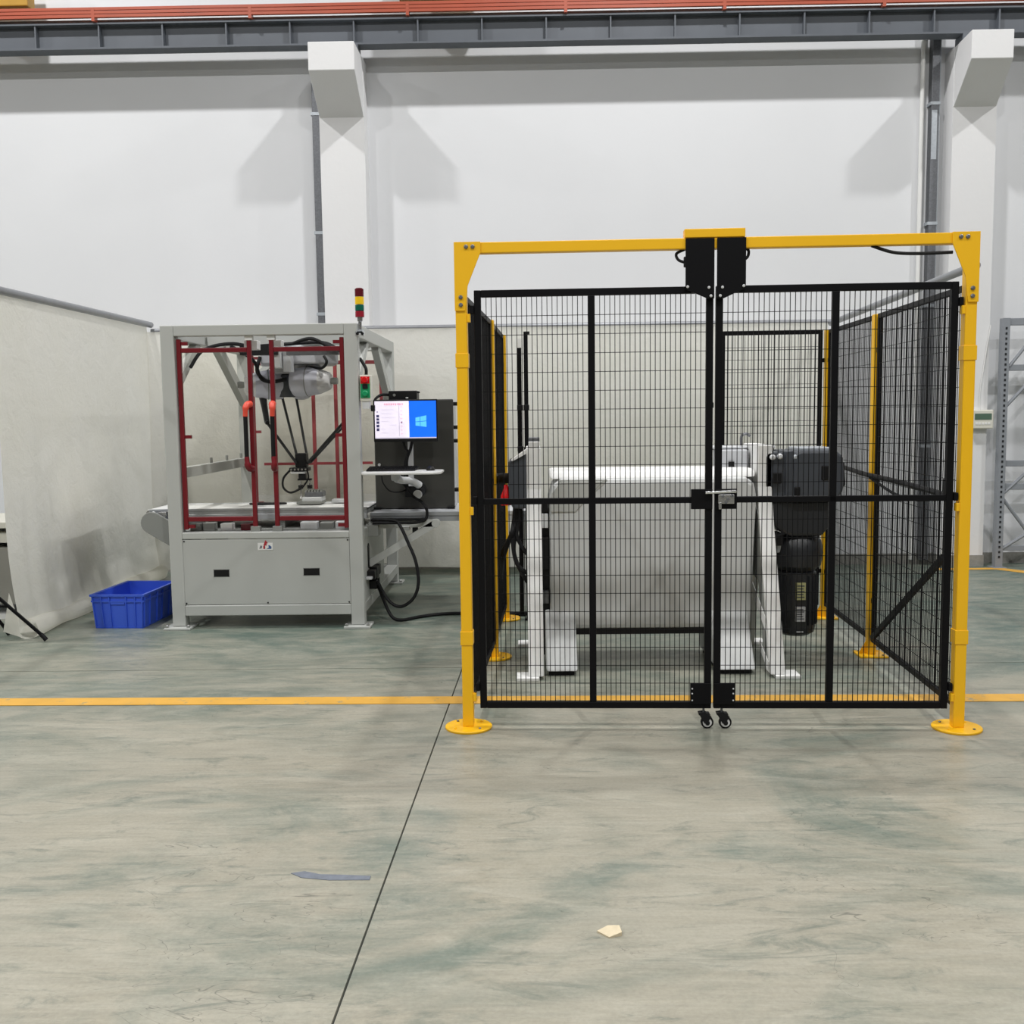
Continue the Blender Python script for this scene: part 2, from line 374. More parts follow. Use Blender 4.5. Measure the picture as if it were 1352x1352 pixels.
MB().tube([(3.93, 10.465, .05), (3.93, 10.465, 5.3)], .022, 10).build('white_pipe', WHITE_P, smooth=True)
tag(bpy.data.objects['white_pipe'], 'thin white pipe on the wall left of the right conduit', 'pipe')

# floor markings
MB().add([(-9, 5.655, .001), (9, 5.39, .001), (9, 5.53, .001), (-9, 5.80, .001), (-9, 5.655, .0035), (9, 5.39, .0035), (9, 5.53, .0035), (-9, 5.80, .0035)],
         [(0, 3, 2, 1), (4, 5, 6, 7), (0, 1, 5, 4), (1, 2, 6, 5), (2, 3, 7, 6), (3, 0, 4, 7)]).build('floor_line', LINE_Y)
tag(bpy.data.objects['floor_line'], 'worn yellow floor line crossing in front of the robot cell and under the cage', 'floor marking')
o = MB().prism([(4.05, 10.06), (4.62, 10.06), (5.1, 9.35), (5.22, 9.42), (4.70, 10.16), (4.05, 10.16)], .001, .0035, 'z').build('floor_line', LINE_Y)
tag(o, 'short yellow floor line at the foot of the right column bending toward the rack', 'floor marking')
o = MB().prism([(-.845, 3.44), (-.80, 3.405), (-.70, 3.385), (-.56, 3.385), (-.56, 3.415), (-.66, 3.425), (-.74, 3.43), (-.80, 3.455)], 0, .002, 'z').build('floor_tape', FELT)
tag(o, 'grey torn tape remnant stuck on the pale floor left of the joint', 'tape')
o = MB().add([(.20, 3.02, .0), (.235, 2.985, .0), (.275, 3.0, .0), (.27, 3.035, .0), (.235, 3.05, .0), (.20, 3.02, .006), (.235, 2.985, .004), (.275, 3.0, .012), (.27, 3.035, .016), (.235, 3.05, .008)],
             [(0, 1, 2, 3, 4), (9, 8, 7, 6, 5), (0, 5, 6, 1), (1, 6, 7, 2), (2, 7, 8, 3), (3, 8, 9, 4), (4, 9, 5, 0)]).build('paper_scrap', PAPER)
tag(o, 'small beige scrap of paper lying on the open floor', 'scrap')

# ================================================================ CURTAINS AND THEIR RAILS
def rail(name, pts, r, lbl):
    return tag(MB().tube(pts, r, 12).build(name, PIPE, smooth=True), lbl, 'rail', 'pipe rails around the bay')
rail('curtain_rail', [(-3.71, 5.6, 2.505), (-3.68, 10.12, 2.505)], .03, 'grey pipe rail carrying the left plastic sheet, sloping down to the corner')
rail('curtain_rail', [(-3.68, 10.13, 2.445), (2.98, 10.13, 2.445)], .024, 'grey pipe rail carrying the back plastic sheet')
rail('curtain_rail', [(2.975, 10.13, 2.43), (2.975, 6.9, 2.53)], .028, 'bare grey pipe rail above the right mesh panels, no sheet hanging')
def left_sheet(u, v):
    y = 7.20 + 2.92 * u; z = 0.115 + 2.39 * v
    near = max(0, 1 - v / 0.28)
    x = -3.72 + 0.012 * sin(y * 4.1 + z * 1.3) * (1 - v) + 0.008 * sin(y * 9 + 2 * z) * (1 - v) + 0.05 * near ** 2
    return (x, y - 0.06 * (v - .5) * (1 - u), z)
sh = thing('plastic_sheet', (-3.7, 8.6, 0), 'large white plastic sheet hanging on the left with a rolled bottom edge', 'sheet')
MB().grid(left_sheet, 90, 60).build('sheet_face', SHEET, sh, smooth=True, fix=False)
b = MB()
def roll(u, v):   # the rolled hem, a hollow loose tube lying on the floor
    y = 7.32 + 2.74 * u; a = 2 * pi * v; r = .062 + .008 * sin(y * 7) + .006 * sin(3 * a + y * 3)
    return (-3.665 + .05 * (1 - u) * 0 + r * 1.05 * cos(a), y + .03 * sin(a), .066 + r * sin(a))
b.grid(roll, 50, 20); b.build('rolled_hem', SHEET, sh, smooth=True, fix=False)
b = MB()   # the loose flap at the near corner
b.add([(-3.735, 7.21, .36), (-3.70, 7.23, .20), (-3.64, 7.31, .13), (-3.60, 7.33, .05), (-3.70, 7.30, .01), (-3.83, 7.28, .06), (-3.78, 7.24, .20), (-3.71, 7.28, .05)],
      [(0, 6, 1), (6, 5, 7), (6, 7, 1), (1, 7, 2), (5, 4, 7), (2, 7, 3)])
b.build('corner_flap', SHEET, sh, fix=False)
def back_sheet(u, v):
    x = -3.735 + 6.675 * u; z = 0.085 + 2.35 * v; w = max(0, 1 - v / .45)
    y = 10.10 + .006 * sin(x * 5) + .010 * sin(x * 2.3 + z * 2) * (1 - v)
    y -= .055 * w * max(0, sin(x * 1.7 + 2.1 + z * 1.4)) ** 2 + .03 * w ** 2
    y += .010 * w * sin(8 * z + 5 * x)
    return (x, y, z)
o = MB().grid(back_sheet, 150, 50).build('plastic_sheet', SHEET, smooth=True, fix=False)
tag(o, 'white plastic sheet hung across the back, behind robot cell and cage', 'sheet')
# ================================================================ ROBOT CELL
CX0, CX1, CY0, CY1 = -2.70, -1.24, 7.60, 9.70      # outside faces of the cell frame
T = .10
cell = thing('robot_cell', (-1.97, 8.65, 0), 'grey welded robot cell frame with red framed doors, left of the cage', 'machine')
for x in (CX0, CX1 - T):
    for y in (CY0, CY1 - T):
        lg = MB().box(x, x + T, y, y + T, .02, 2.275).build('leg', GREY, cell, bevel=.006)
        fp = MB().box(x - .05, x + T + .05, y - .06, y + T + .04, 0, .018).build('foot_plate', GREY, lg, bevel=.004)
        for dx in (-.03, T + .03):
            MB().lathe([(.014, 0), (.014, .014), (.008, .022)], (x + dx, y - .035, .018), n=6).build('bolt', STEEL, lg)
for y in (CY0, CY1 - T):
    MB().box(CX0 + T, CX1 - T, y, y + T, 2.195, 2.275).build('top_beam', GREY, cell, bevel=.006)
    MB().box(CX0 + T, CX1 - T, y, y + T, .10, .18).build('bottom_beam', GREY, cell, bevel=.006)
    MB().box(CX0 + T, CX1 - T, y, y + T, .685, .735).build('middle_beam', GREY, cell, bevel=.006)
for x in (CX0, CX1 - T):
    MB().box(x, x + T, CY0 + T, CY1 - T, 2.175, 2.275).build('top_beam', GREY, cell, bevel=.006)
    MB().box(x, x + T, CY0 + T, CY1 - T, .10, .18).build('bottom_beam', GREY, cell, bevel=.006)
    MB().box(x, x + T, CY0 + T, CY1 - T, .655, .735).build('middle_beam', GREY, cell, bevel=.006)
MB().box(CX0 + .02, CX0 + .08, CY0 + T, CY1 - T, 1.135, 1.215).build('side_beam', GREY, cell, bevel=.005)
for yy in (8.55, 9.0, 9.45):
    MB().lathe([(.012, 0), (.012, .045)], (CX0 + .05, yy, 1.215), n=8).build('bolt', GREY_D, cell)
for x in (CX0 + .02, CX1 - .08):
    MB().bar((x + .03, 7.70, 1.80), (x + .03, 8.28, 2.19), .06, .07).build('corner_brace', GREY, cell)
    MB().bar((x + .03, 9.62, 1.74), (x + .03, 8.84, 2.19), .06, .10).build('corner_brace', GREY, cell)
MB().bar((CX0 + T, 9.65, 1.9), (CX0 + .42, 9.65, 2.2), .05, .05).build('corner_brace', GREY, cell)
# front access panel
pn = MB().box(-2.600, -1.342, 7.606, 7.63, .184, .680).build('access_panel', GREY, cell, bevel=.003)
def recess(x0, x1, z0, z1):
    r = MB()
    r.box(x0 - .004, x1 + .004, 7.6045, 7.607, z1, z1 + .004); r.box(x0 - .004, x1 + .004, 7.6045, 7.607, z0 - .004, z0)
    return MB().box(x0, x1, 7.6035, 7.6065, z0, z1).build('recessed_grip', BLACKP, pn), r.build('grip_rim', GREY_D, pn)
recess(-2.372, -2.256, .398, .450); recess(-1.692, -1.572, .402, .454)
for x in (-2.588, -1.354):
    for z in (.196, .668): MB().lathe([(.006, 0), (.006, .004)], (x, 7.606, z), (0, -1, 0), 8).build('screw', BLACKP, pn)
MB().lathe([(.006, 0), (.006, .004)], (-1.97, 7.606, .196), (0, -1, 0), 8).build('screw', BLACKP, pn)
em = MB().box(-2.032, -1.918, 7.602, 7.606, .596, .652).build('emblem_plate', WHITE_P, pn, bevel=.0015)
MB().prism([(-1.988, .632), (-1.962, .632), (-1.966, .645), (-1.955, .650), (-1.972, .672), (-1.98, .655)], 7.6, 7.602, 'y').build('emblem_peak', EMB_R, cell)
MB().prism([(-2.02, .607), (-2.0, .612), (-1.998, .63), (-2.012, .632)], 7.6005, 7.602, 'y').build('emblem_stroke', EMB_G, cell)
MB().prism([(-1.99, .606), (-1.976, .606), (-1.976, .634), (-1.99, .628)], 7.6005, 7.602, 'y').build('emblem_stroke', EMB_R, cell)
MB().prism([(-1.968, .606), (-1.93, .606), (-1.928, .622), (-1.942, .634), (-1.952, .632), (-1.948, .616)], 7.6005, 7.602, 'y').build('emblem_stroke', EMB_B, cell)
# side panel (right) with slot and socket cluster
sp_ = MB().box(-1.262, -1.246, 7.70, 8.75, .18, .655).build('side_panel', GREY, cell, bevel=.002)
MB().prism([(7.86, .43), (7.885, .41), (7.91, .43), (7.91, .585), (7.885, .605), (7.86, .585)], -1.246, -1.238, 'x').build('slot_grip', BLACKP, sp_)
for y0, z0, w, h in ((7.80, .33, .10, .07), (7.93, .31, .11, .10), (8.06, .33, .08, .08), (7.90, .24, .05, .07), (8.03, .22, .04, .09)):
    MB().box(-1.246, -1.185, y0, y0 + w, z0, z0 + h).build('cable_socket', BLACKP, sp_, bevel=.006)
MB().box(-1.246, -1.2, 7.74, 7.80, .34, .36).build('switch_lever', ALU, sp_, bevel=.004)
# inner deck
MB().box(CX0 + .1, CX1 - .1, 7.70, 9.62, .705, .73).build('deck_plate', GREY_D, cell)
for x0, x1, y0, z1, m in ((-2.49, -2.40, 7.76, .79, GREY_D), (-2.35, -2.26, 7.74, .785, WHITE_P), (-2.20, -2.12, 7.76, .78, DKRED), (-2.58, -2.5, 7.73, .79, GREY_D), (-1.75, -1.62, 7.8, .785, ALU), (-1.60, -1.50, 7.8, .78, GREY_D), (-1.48, -1.38, 7.8, .785, ALU)):
    MB().box(x0, x1, y0, y0 + .08, .73, z1).build('deck_fitting', m, cell, bevel=.004)
# doors
def door(x0, x1, y, hinge, front):
    m = RED if front else REDBAR
    z0, z1 = (.755, 2.175)
    fr = .032
    d = MB().box(x0, x1, y + .008, y + .013, z0 + .1, z1 - .08).build('door_pane', ACRYLIC, cell)
    MB().box(x0, x0 + fr, y - .016, y + .016, z0, z1).build('door_stile', m, d, bevel=.004)
    MB().box(x1 - fr, x1, y - .016, y + .016, z0, z1).build('door_stile', m, d, bevel=.004)
    MB().box(x0 + fr, x1 - fr, y - .014, y + .014, 2.075, 2.11).build('door_rail', m, d, bevel=.004)
    if front: MB().box(x0 + fr, x1 - fr, y - .014, y + .014, .815, .85).build('door_rail', m, d, bevel=.004)
    hx = x0 if hinge == 'l' else x1 - fr
    for z in (.765, 1.44, 2.13):
        MB().box(hx + (.03 if hinge == 'l' else -.05), hx + (.08 if hinge == 'l' else 0), y - .005, y + .02, z, z + .025).build('hinge', m, d)
    if front:
        k = x1 - .045 if hinge == 'l' else x0 + .02
        kx = x1 - .016 if hinge == 'l' else x0 + .016
        MB().tube([(k, y - .07, 1.27), (k, y - .07, 1.62)], .016, 10).build('handle_grip', BLACKP, d, smooth=True)
        for z, s in ((1.655, 1), (1.245, -1)):
            MB().tube(spline([(k, y - .07, z - s * .055), (k + (.004), y - .072, z), (k * .6 + kx * .4, y - .05, z + s * .03), (kx, y - .012, z + s * .035)], 4), .02, 10,
                      rs=[.018] * 4 + [.024] * 4 + [.026] * 4 + [.022]).build('handle_end', ORRED if s > 0 else RED, d, smooth=True)
        MB().box(kx - .03, kx + .03, y - .02, y + .02, 2.16, 2.195).build('door_latch', WHITE_P, d, bevel=.003)
        MB().box(kx - .035, kx + .035, y - .02, y + .03, z0 - .025, z0 + .02).build('door_stop', GREY_D, d, bevel=.003)
door(-2.592, -2.036, 7.645, 'l', True); door(-1.902, -1.346, 7.645, 'r', True)
door(-2.592, -1.99, 9.665, 'l', False); door(-1.81, -1.346, 9.665, 'r', False)
MB().box(-2.49, -1.46, 9.655, 9.675, 1.135, 1.16).build('rear_cross_bar', REDBAR, cell)
# wiring and boxes under the roof
MB().box(-2.58, -1.36, 8.35, 8.47, 2.175, 2.275).build('roof_beam', GREY, cell); MB().box(-2.58, -1.36, 8.86, 8.98, 2.175, 2.275).build('roof_beam', GREY, cell)
MB().box(-2.12, -2.02, 7.75, 7.85, 2.10, 2.17).build('terminal_box', WHITE_P, cell, bevel=.004); MB().box(-1.93, -1.84, 7.75, 7.85, 2.10, 2.17).build('terminal_box', WHITE_P, cell, bevel=.004)
MB().box(-1.86, -1.45, 8.0, 8.08, 2.07, 2.13).build('cable_trunking', GALV, cell); MB().box(-2.25, -1.95, 8.1, 8.2, 2.08, 2.16).build('cable_trunking', BLACKP, cell)
for pts in ([(-2.58, 7.9, 1.98), (-2.5, 8.0, 2.12), (-2.3, 8.1, 2.17), (-2.1, 8.2, 2.12)], [(-2.2, 8.2, 2.15), (-1.9, 8.1, 2.16), (-1.6, 8.1, 2.17), (-1.42, 7.9, 2.09)],
            [(-1.8, 8.0, 2.16), (-1.65, 7.95, 2.19), (-1.5, 7.95, 2.12), (-1.37, 7.9, 2.1)], [(-2.35, 8.2, 2.16), (-2.2, 8.3, 2.05), (-2.15, 8.35, 1.9), (-2.05, 8.4, 1.88)]):
    cable('wiring', pts, .014, None, parent=cell)
MB().box(-2.02, -1.94, 8.12, 8.3, 1.98, 2.17).build('hanging_bracket', ALU, cell); MB().box(-1.93, -1.87, 8.18, 8.3, 1.95, 2.12).build('hanging_bracket', CAB_L, cell)

# ---------------------------------------------------------------- delta robot hanging inside
RX, RY = -1.90, 8.62
rob = thing('delta_robot', (RX, RY, 1.0), 'grey ceiling-hung delta robot with black carbon arms inside the cell', 'robot')
hexa = [(RX + .36 * cos(a) * (1 if i % 2 else .86), RY + .36 * sin(a) * (1 if i % 2 else .86)) for i, a in enumerate(radians(30 * k + 15) for k in range(12))]
MB().prism(hexa, 2.02, 2.12, 'z').build('base_housing', ROBOT_D, rob, bevel=.012)
MB().prism([(RX - .02 + (p - RX) * .62, RY + (q - RY) * .62) for p, q in hexa], 1.945, 2.02, 'z').build('lower_housing', ROBOT_D, rob, bevel=.015)
MB().prism([(RX + (p - RX) * .8, RY + (q - RY) * .8) for p, q in hexa], 2.12, 2.175, 'z').build('mounting_plate', ALU, rob)
def drive(ang, lbl):
    a = radians(ang); d = Vector((cos(a), sin(a), 0)); t = Vector((-sin(a), cos(a), 0)); c = Vector((RX, RY, 1.86))
    # motor cover: a fat faceted pod lying horizontally
    p0 = c + d * (.12 if ang == 196 else .03)
    if ang == -6: p0 = p0 + Vector((-.06, -.14, .02))
    pod = MB().lathe([(.09, 0), (.118, .02), (.124, .05), (.124, .14), (.118, .16), (.105, .24)], p0, d, 18).build('motor_cover', ROBOT, rob, smooth=True)
    MB().lathe([(.105, .24), (.097, .255), (.072, .32), (.06, .33)], p0, d, 18).build('motor_cap', ROBOT_L, pod, smooth=True)
    MB().lathe([(.026, .33), (.030, .36), (.026, .385)], p0, d, 10).build('cable_gland', GREY_D, pod, smooth=True)
    MB().lathe([(.126, .135), (.126, .142)], p0, d, 18).build('seam', GREY_D, pod, smooth=True)
    # arm shaft cover
    return d, t
EE = Vector((RX + .005, RY, 1.205))
for ang in (-6, 98, 196):
    d, t = drive(ang, None)
    sh_ = Vector((RX, RY, 1.84)) + d * .17 + t * -.15
    el = Vector((RX, RY, 1.555)) + d * .43
    if ang == -6: sh_ = Vector((RX + .40, RY - .05, 1.86)); el = Vector((RX + .44, RY - .05, 1.60))
    if ang == 196: el = Vector((RX - .26, RY - .10, 1.545)); sh_ = Vector((RX - .30, RY - .08, 1.80))
    if ang == 98: el = Vector((RX - .15, RY + .22, 1.80)); sh_ = Vector((RX - .06, RY + .05, 1.86))
    MB().tube([sh_, sh_ + (el - sh_) * .5, el], .03, 10, rs=[.034, .026, .022]).build('upper_arm', CARBON, rob, smooth=True)
    wr = EE + d * .055
    MB().tube([el - t * .07, el + t * .07], .014, 8).build('elbow_pin', BLACKP, rob, smooth=True)
    for s in (-1, 1):
        MB().tube([el + t * .06 * s, wr + t * .04 * s], .011, 8).build('forearm_rod', CARBON, rob, smooth=True)
        MB().lathe([(.006, -.018), (.017, -.012), (.019, 0), (.017, .012), (.006, .018)], el + t * .06 * s, t, 8).build('ball_joint', BLACKP, rob, smooth=True)
    MB().tube([wr - t * .05, wr + t * .05], .012, 8).build('wrist_pin', BLACKP, rob, smooth=True)
MB().lathe([(.05, 1.955), (.085, 1.93), (.09, 1.80), (.07, 1.755)], (RX - .10, RY - .06, 0), n=14).build('gear_hub', GEAR, rob, smooth=True)
MB().box(RX - .05, RX + .045, RY - .05, RY + .05, 1.165, 1.285).build('effector_block', BLACKP, rob, bevel=.01)
ep = MB().box(RX - .10, RX + .06, RY - .06, RY + .06, 1.135, 1.165).build('effector_plate', BLACKP, rob, bevel=.005)
for i in range(5): MB().lathe([(.009, 0), (.009, .008)], (RX - .08 + i * .03, RY - .06, 1.15), (0, -1, 0), 8).build('screw', STEEL, ep)
MB().box(RX - .09, RX + .03, RY - .05, RY + .05, 1.115, 1.13).build('clamp_plate', ALU, rob)
MB().box(RX - .03, RX + .03, RY - .03, RY + .03, 1.07, 1.115).build('tool_adapter', BLACKP, rob, bevel=.004)
MB().box(RX - .04, RX + .075, RY - .02, RY + .02, 1.055, 1.07).build('tool_bar', BLACKP, rob)
for dx in (-.018, .058):
    sc = MB().lathe([(.006, 0), (.006, -.03), (.02, -.035), (.02, -.075), (.012, -.08), (.006, -.085), (.006, -.125), (.013, -.14), (.021, -.155)], (RX + dx, RY, 1.055), n=10).build('suction_tool', STEEL, rob, smooth=True)
    MB().lathe([(.022, -.04), (.022, -.07)], (RX + dx, RY, 1.055), n=10).build('collar', BLACKP, sc, smooth=True)
cable('hose', [(RX - .09, RY - .03, 1.15), (RX - .15, RY - .05, 1.08), (RX - .155, RY - .05, 1.0), (RX - .10, RY - .04, .955), (RX - .03, RY - .02, .98), (RX - .01, RY - .01, 1.0)], .009, None, parent=rob)
cable('hose', [(RX + .045, RY - .04, 1.15), (RX + .055, RY - .03, 1.08), (RX + .02, RY - .02, 1.02), (RX - .01, RY - .02, .99)], .007, None, parent=rob)
cable('cable', [(RX + .26, RY - .25, 2.08), (RX + .285, RY - .27, 2.03), (RX + .24, RY - .24, 1.985), (RX + .15, RY - .18, 1.99), (RX + .08, RY - .15, 2.0)], .012, None, parent=rob)
cable('cable', [(RX - .26, RY - .25, 2.08), (RX - .28, RY - .28, 1.96), (RX - .2, RY - .25, 1.88), (RX - .06, RY - .2, 1.9)], .016, None, parent=rob)

# ---------------------------------------------------------------- conveyor
cv = thing('conveyor', (-2.1, 8.15, .73), 'aluminium belt conveyor running through the cell toward its left end guard', 'conveyor')
prof = [(7.90, .80), (7.915, .80), (7.915, .81), (7.925, .81), (7.925, .80), (7.94, .80), (7.94, .885), (7.90, .885), (7.90, .87), (7.906, .866), (7.906, .845), (7.90, .84)]
MB().prism(prof, -2.95, -1.25, 'x').build('side_profile', PROFILE, cv)
MB().box(-2.95, -1.25, 8.42, 8.46, .80, .885).build('side_profile', ALU, cv)
MB().box(-2.98, -1.25, 7.94, 8.42, .872, .88).build('belt', BELT, cv, bevel=.003)
MB().box(-2.93, -1.25, 7.9405, 8.42, .835, .86).build('belt_bed', GREY_D, cv)
MB().tube([(-2.955, 7.93, .845), (-2.955, 8.43, .845)], .035, 14).build('end_roller', STEEL, cv, smooth=True)
for x in (-2.5, -1.95, -1.4):
    MB().box(x, x + .05, 7.93, 8.43, .73, .81).build('support_foot', GREY_D, cv)
cap = [(-2.90 + .085 * cos(radians(a)), .79 + .085 * sin(radians(a))) for a in range(59, 240, 15)] + [(-2.60 + .085 * cos(radians(a)), .61 + .085 * sin(radians(a))) for a in range(239, 420, 15)]
MB().prism(cap, 7.80, 7.825, 'y').build('end_guard', GREY_D, cv, bevel=.004)
MB().prism([(p, q) for p, q in cap], 8.5, 8.52, 'y').build('end_guard', GREY_D, cv, bevel=.004)
MB().bar((-2.90, 7.83, .87), (-2.62, 7.83, .70), .02, .02).build('guard_strip', ALU, cv)
for y in (7.84, 7.9): MB().box(-2.86, -2.80, y, y + .03, .83, .87).build('chain_link', STEEL, cv, bevel=.003)
t = thing('fixture_block', (-1.80, 8.3, .88), 'dark metal fixture stack on the conveyor under the gripper', 'fixture')
MB().box(-1.86, -1.66, 8.18, 8.40, .888, .91).build('base_plate', GREY_D, t, bevel=.004); MB().box(-1.82, -1.66, 8.20, 8.36, .91, .945).build('silver_block', ALU, t, bevel=.004)
MB().box(-1.80, -1.655, 8.22, 8.36, .945, .985).build('comb_block', GALV, t, bevel=.003)
for i in range(6): MB().box(-1.795 + i * .024, -1.783 + i * .024, 8.22, 8.34, .985, 1.0).build('tooth', GREY_D, t)
t = thing('valve_block', (-1.45, 8.35, .88), 'black and silver fitting on the conveyor behind the right red door', 'fixture')
MB().box(-1.60, -1.36, 8.3, 8.42, .888, .915).build('base', ALU, t, bevel=.004); MB().box(-1.50, -1.38, 8.32, 8.40, .915, .955).build('valve', BLACKP, t, bevel=.006)
MB().tube([(-1.43, 8.36, .955), (-1.43, 8.36, 1.0)], .012, 8).build('fitting', GALV, t); MB().tube([(-1.40, 8.36, .955), (-1.40, 8.36, .985)], .016, 8).build('fitting', GALV, t)
o = MB().prism([(-2.12 + .16 * cos(radians(a)) * (1 if abs(cos(radians(a))) < .9 else .97), 8.30 + .05 * sin(radians(a))) for a in range(0, 360, 20)], .881, .896, 'z').build('pad', BLACKP, bevel=.004)
tag(o, 'flat black oval pad lying on the conveyor belt', 'pad')

# ---------------------------------------------------------------- bench rail with control cabinet and computer
br = thing('bench_rail', (-.65, 8.35, .73), 'grey extrusion bench carrying the control cabinet beside the cell', 'bench')
MB().prism([(8.0, .76), (8.0, .79), (8.008, .79), (8.008, .805), (8.0, .805), (8.0, .832), (8.05, .832), (8.05, .76)], -1.24, .02, 'x').build('front_rail', PROFILE, br)
MB().box(-1.24, .02, 8.70, 8.78, .76, .832).build('rear_rail', ALU, br); MB().box(-1.24, .02, 8.05, 8.70, .80, .829).build('bench_top', CAB_L, br)
MB().box(-.06, 0, 8.4, 8.46, 0, .8).build('leg', GREY, br)
b1 = MB().bar((-1.24, 7.93, .74), (-.72, 7.93, .755), .05, .055).build('bracket_arm', GREY, br)
MB().bar((-.72, 7.93, .752), (-1.245, 7.93, .44), .05, .055).build('bracket_strut', GREY, br)
MB().tube([(-.715, 7.90, .752), (-.715, 7.96, .752)], .032, 14).build('bracket_pivot', GREY, br)
MB().box(-1.25, -1.16, 7.86, 8.0, .66, .75).build('bracket_plate', GREY_D, br, bevel=.004); MB().box(-1.22, -.80, 7.89, 7.98, .776, .79).build('cable_tray', BLACKP, br)
MB().box(-1.0, -.92, 7.90, 7.99, .70, .735).build('connector', ALU, br, bevel=.005); MB().box(-.90, -.86, 7.91, 7.97, .66, .72).build('connector', BLACKP, br, bevel=.005)
cab = thing('control_cabinet', (-.92, 8.5, .832), 'dark grey control cabinet behind the monitor with light grey side', 'cabinet')
MB().box(-1.228, -.60, 8.33, 8.72, .834, 1.705).build('body', CAB_L, cab, bevel=.006)
dr = MB().box(-1.236, -.592, 8.295, 8.33, .834, 1.718).build('door', CAB_D, cab, bevel=.008)
MB().lathe([(.012, 0), (.012, .006)], (-1.20, 8.295, 1.195), (0, -1, 0), 10).build('lock', ALU, dr)
for z in (1.68, 1.49, 1.38, 1.14 - .16): MB().box(-.605, -.555, 8.335, 8.42, z - .015, z + .015).build('hinge', BLACKP, cab, bevel=.006)
for x in (-1.22, -.62): MB().box(x - .03, x + .03, 8.27, 8.33, .832, .85).build('foot_clip', BLACKP, cab, bevel=.003)
# mini computer
pc = thing('mini_computer', (-.985, 8.2, 1.70), 'small black computer box mounted on top behind the monitor', 'computer')
MB().box(-1.085, -.862, 8.10, 8.28, 1.64, 1.785).build('case', BLACKP, pc, bevel=.005)
MB().lathe([(.011, 0), (.011, .004)], (-1.04, 8.10, 1.752), (0, -1, 0), 12).build('power_button', GREY_D, pc); MB().box(-.95, -.93, 8.096, 8.101, 1.725, 1.735).build('port', WHITE_P, pc)
MB().tube([(-.862, 8.14, 1.772), (-.842, 8.14, 1.772)], .007, 8).build('antenna_stub', BLACKP, pc)
# monitor
mo = thing('monitor', (-.945, 8.03, 1.39), 'black flat monitor showing white page and blue desktop', 'monitor')
MB().box(-1.197, -.693, 8.012, 8.05, 1.387, 1.716).build('bezel', BLACKP, mo, bevel=.006)
MB().box(-1.07, -.82, 8.05, 8.085, 1.45, 1.66).build('rear_cover', BLACKP, mo, bevel=.01)
X0, X1, Z0, Z1 = -1.185, -.705, 1.412, 1.704
xs = X0 + .268
sw = MB().box(X0, xs, 8.0105, 8.013, Z0, Z1).build('white_page', SCR_W, mo); sb = MB().box(xs, X1, 8.0105, 8.013, Z0, Z1).build('blue_desktop', SCR_B, mo)
def ink(x0, x1, z0, z1, m, par): MB().box(x0, x1, 8.0095, 8.0108, z0, z1).build('screen_mark', m, par)
for i in range(9): ink(X0 + .075 + i * .017, X0 + .086 + i * .017, Z1 - .031 - (i % 2) * .002, Z1 - .017, SCR_P, sw)
for z0, z1 in ((.06, .082), (.088, .11), (.116, .136), (.142, .16), (.166, .186)): ink(X0 + .012, X0 + .034, Z0 + z0, Z0 + z1, SCR_D, sw)
ink(X0 + .016, X0 + .024, Z0 + .205, Z0 + .213, SCR_D, sw)
ink(X0 + .188, X0 + .193, Z0 + .02, Z1 - .012, SCR_G, sw); ink(X0 + .205, X0 + .214, Z0 + .12, Z0 + .132, SCR_D, sw)
for i, (a, w) in enumerate(((.05, .10), (.05, .085), (.05, .11), (.05, .06), (.12, .05), (.05, .03), (.05, .05))): ink(X0 + a, X0 + a + w, Z0 + .225 - i * .03, Z0 + .228 - i * .03, SCR_G, sw)
for i in range(8): ink(X0 + .2, X0 + .216, Z0 + .245 - i * .03, Z0 + .249 - i * .03, SCR_P, sw)
ink(X0, xs, Z0, Z0 + .009, SCR_G, sw); ink(xs, X1, Z0, Z0 + .009, SCR_G, sb)
lx, lz = xs + .05, Z0 + .093
for p in ([(0, .037), (.034, .040), (.034, .075), (0, .068)], [(.038, .040), (.085, .044), (.085, .085), (.038, .076)], [(0, .033), (.034, .036), (.034, .002), (0, .006)], [(.038, .036), (.085, .040), (.085, -.005), (.038, .0015)]):
    MB().prism([(lx + a, lz + c) for a, c in p], 8.0095, 8.0108, 'y').build('logo_pane', SCR_L, sb)
# stand column with keyboard tray arm
am = thing('support_arm', (-.94, 8.15, .98), 'grey column and jointed arm holding monitor and keyboard tray', 'support')
MB().box(-.96, -.92, 8.24, 8.294, 1.02, 1.66).build('column', ALU, am, bevel=.004)
MB().box(-.985, -.895, 8.084, 8.25, 1.52, 1.58).build('mount', BLACKP, am, bevel=.005)
MB().box(-1.05, -.99, 7.86, 7.99, 1.09, 1.148).build('tray_clamp', CAB_L, am, bevel=.01)
MB().tube(spline([(-1.02, 7.95, 1.10), (-.98, 8.0, 1.085), (-.92, 8.07, 1.075), (-.86, 8.14, 1.035)], 4), .03, 10).build('upper_link', ALU, am, smooth=True)
MB().tube(spline([(-.86, 8.14, 1.03), (-.84, 8.18, 1.0), (-.86, 8.22, .97), (-.90, 8.27, .96)], 4), .034, 10).build('lower_link', BLACKP, am, smooth=True)
MB().lathe([(.036, 0), (.036, .03)], (-.875, 8.135, .962), (0, -1, 0), 14).build('pivot_cap', ALU, am, smooth=True)
MB().box(-.99, -.86, 8.25, 8.294, .93, 1.06).build('wall_plate', BLACKP, am, bevel=.005)
tr = [(-1.265, 7.62), (-.70, 7.62), (-.66, 7.64), (-.645, 7.68), (-.645, 7.93), (-.66, 7.96), (-1.20, 7.96), (-1.235, 7.93), (-1.275, 7.66)]
o = MB().prism(tr, 1.15, 1.17, 'z').build('keyboard_tray', WHITE_P, bevel=.006); tag(o, 'white keyboard tray held out below the monitor', 'tray')
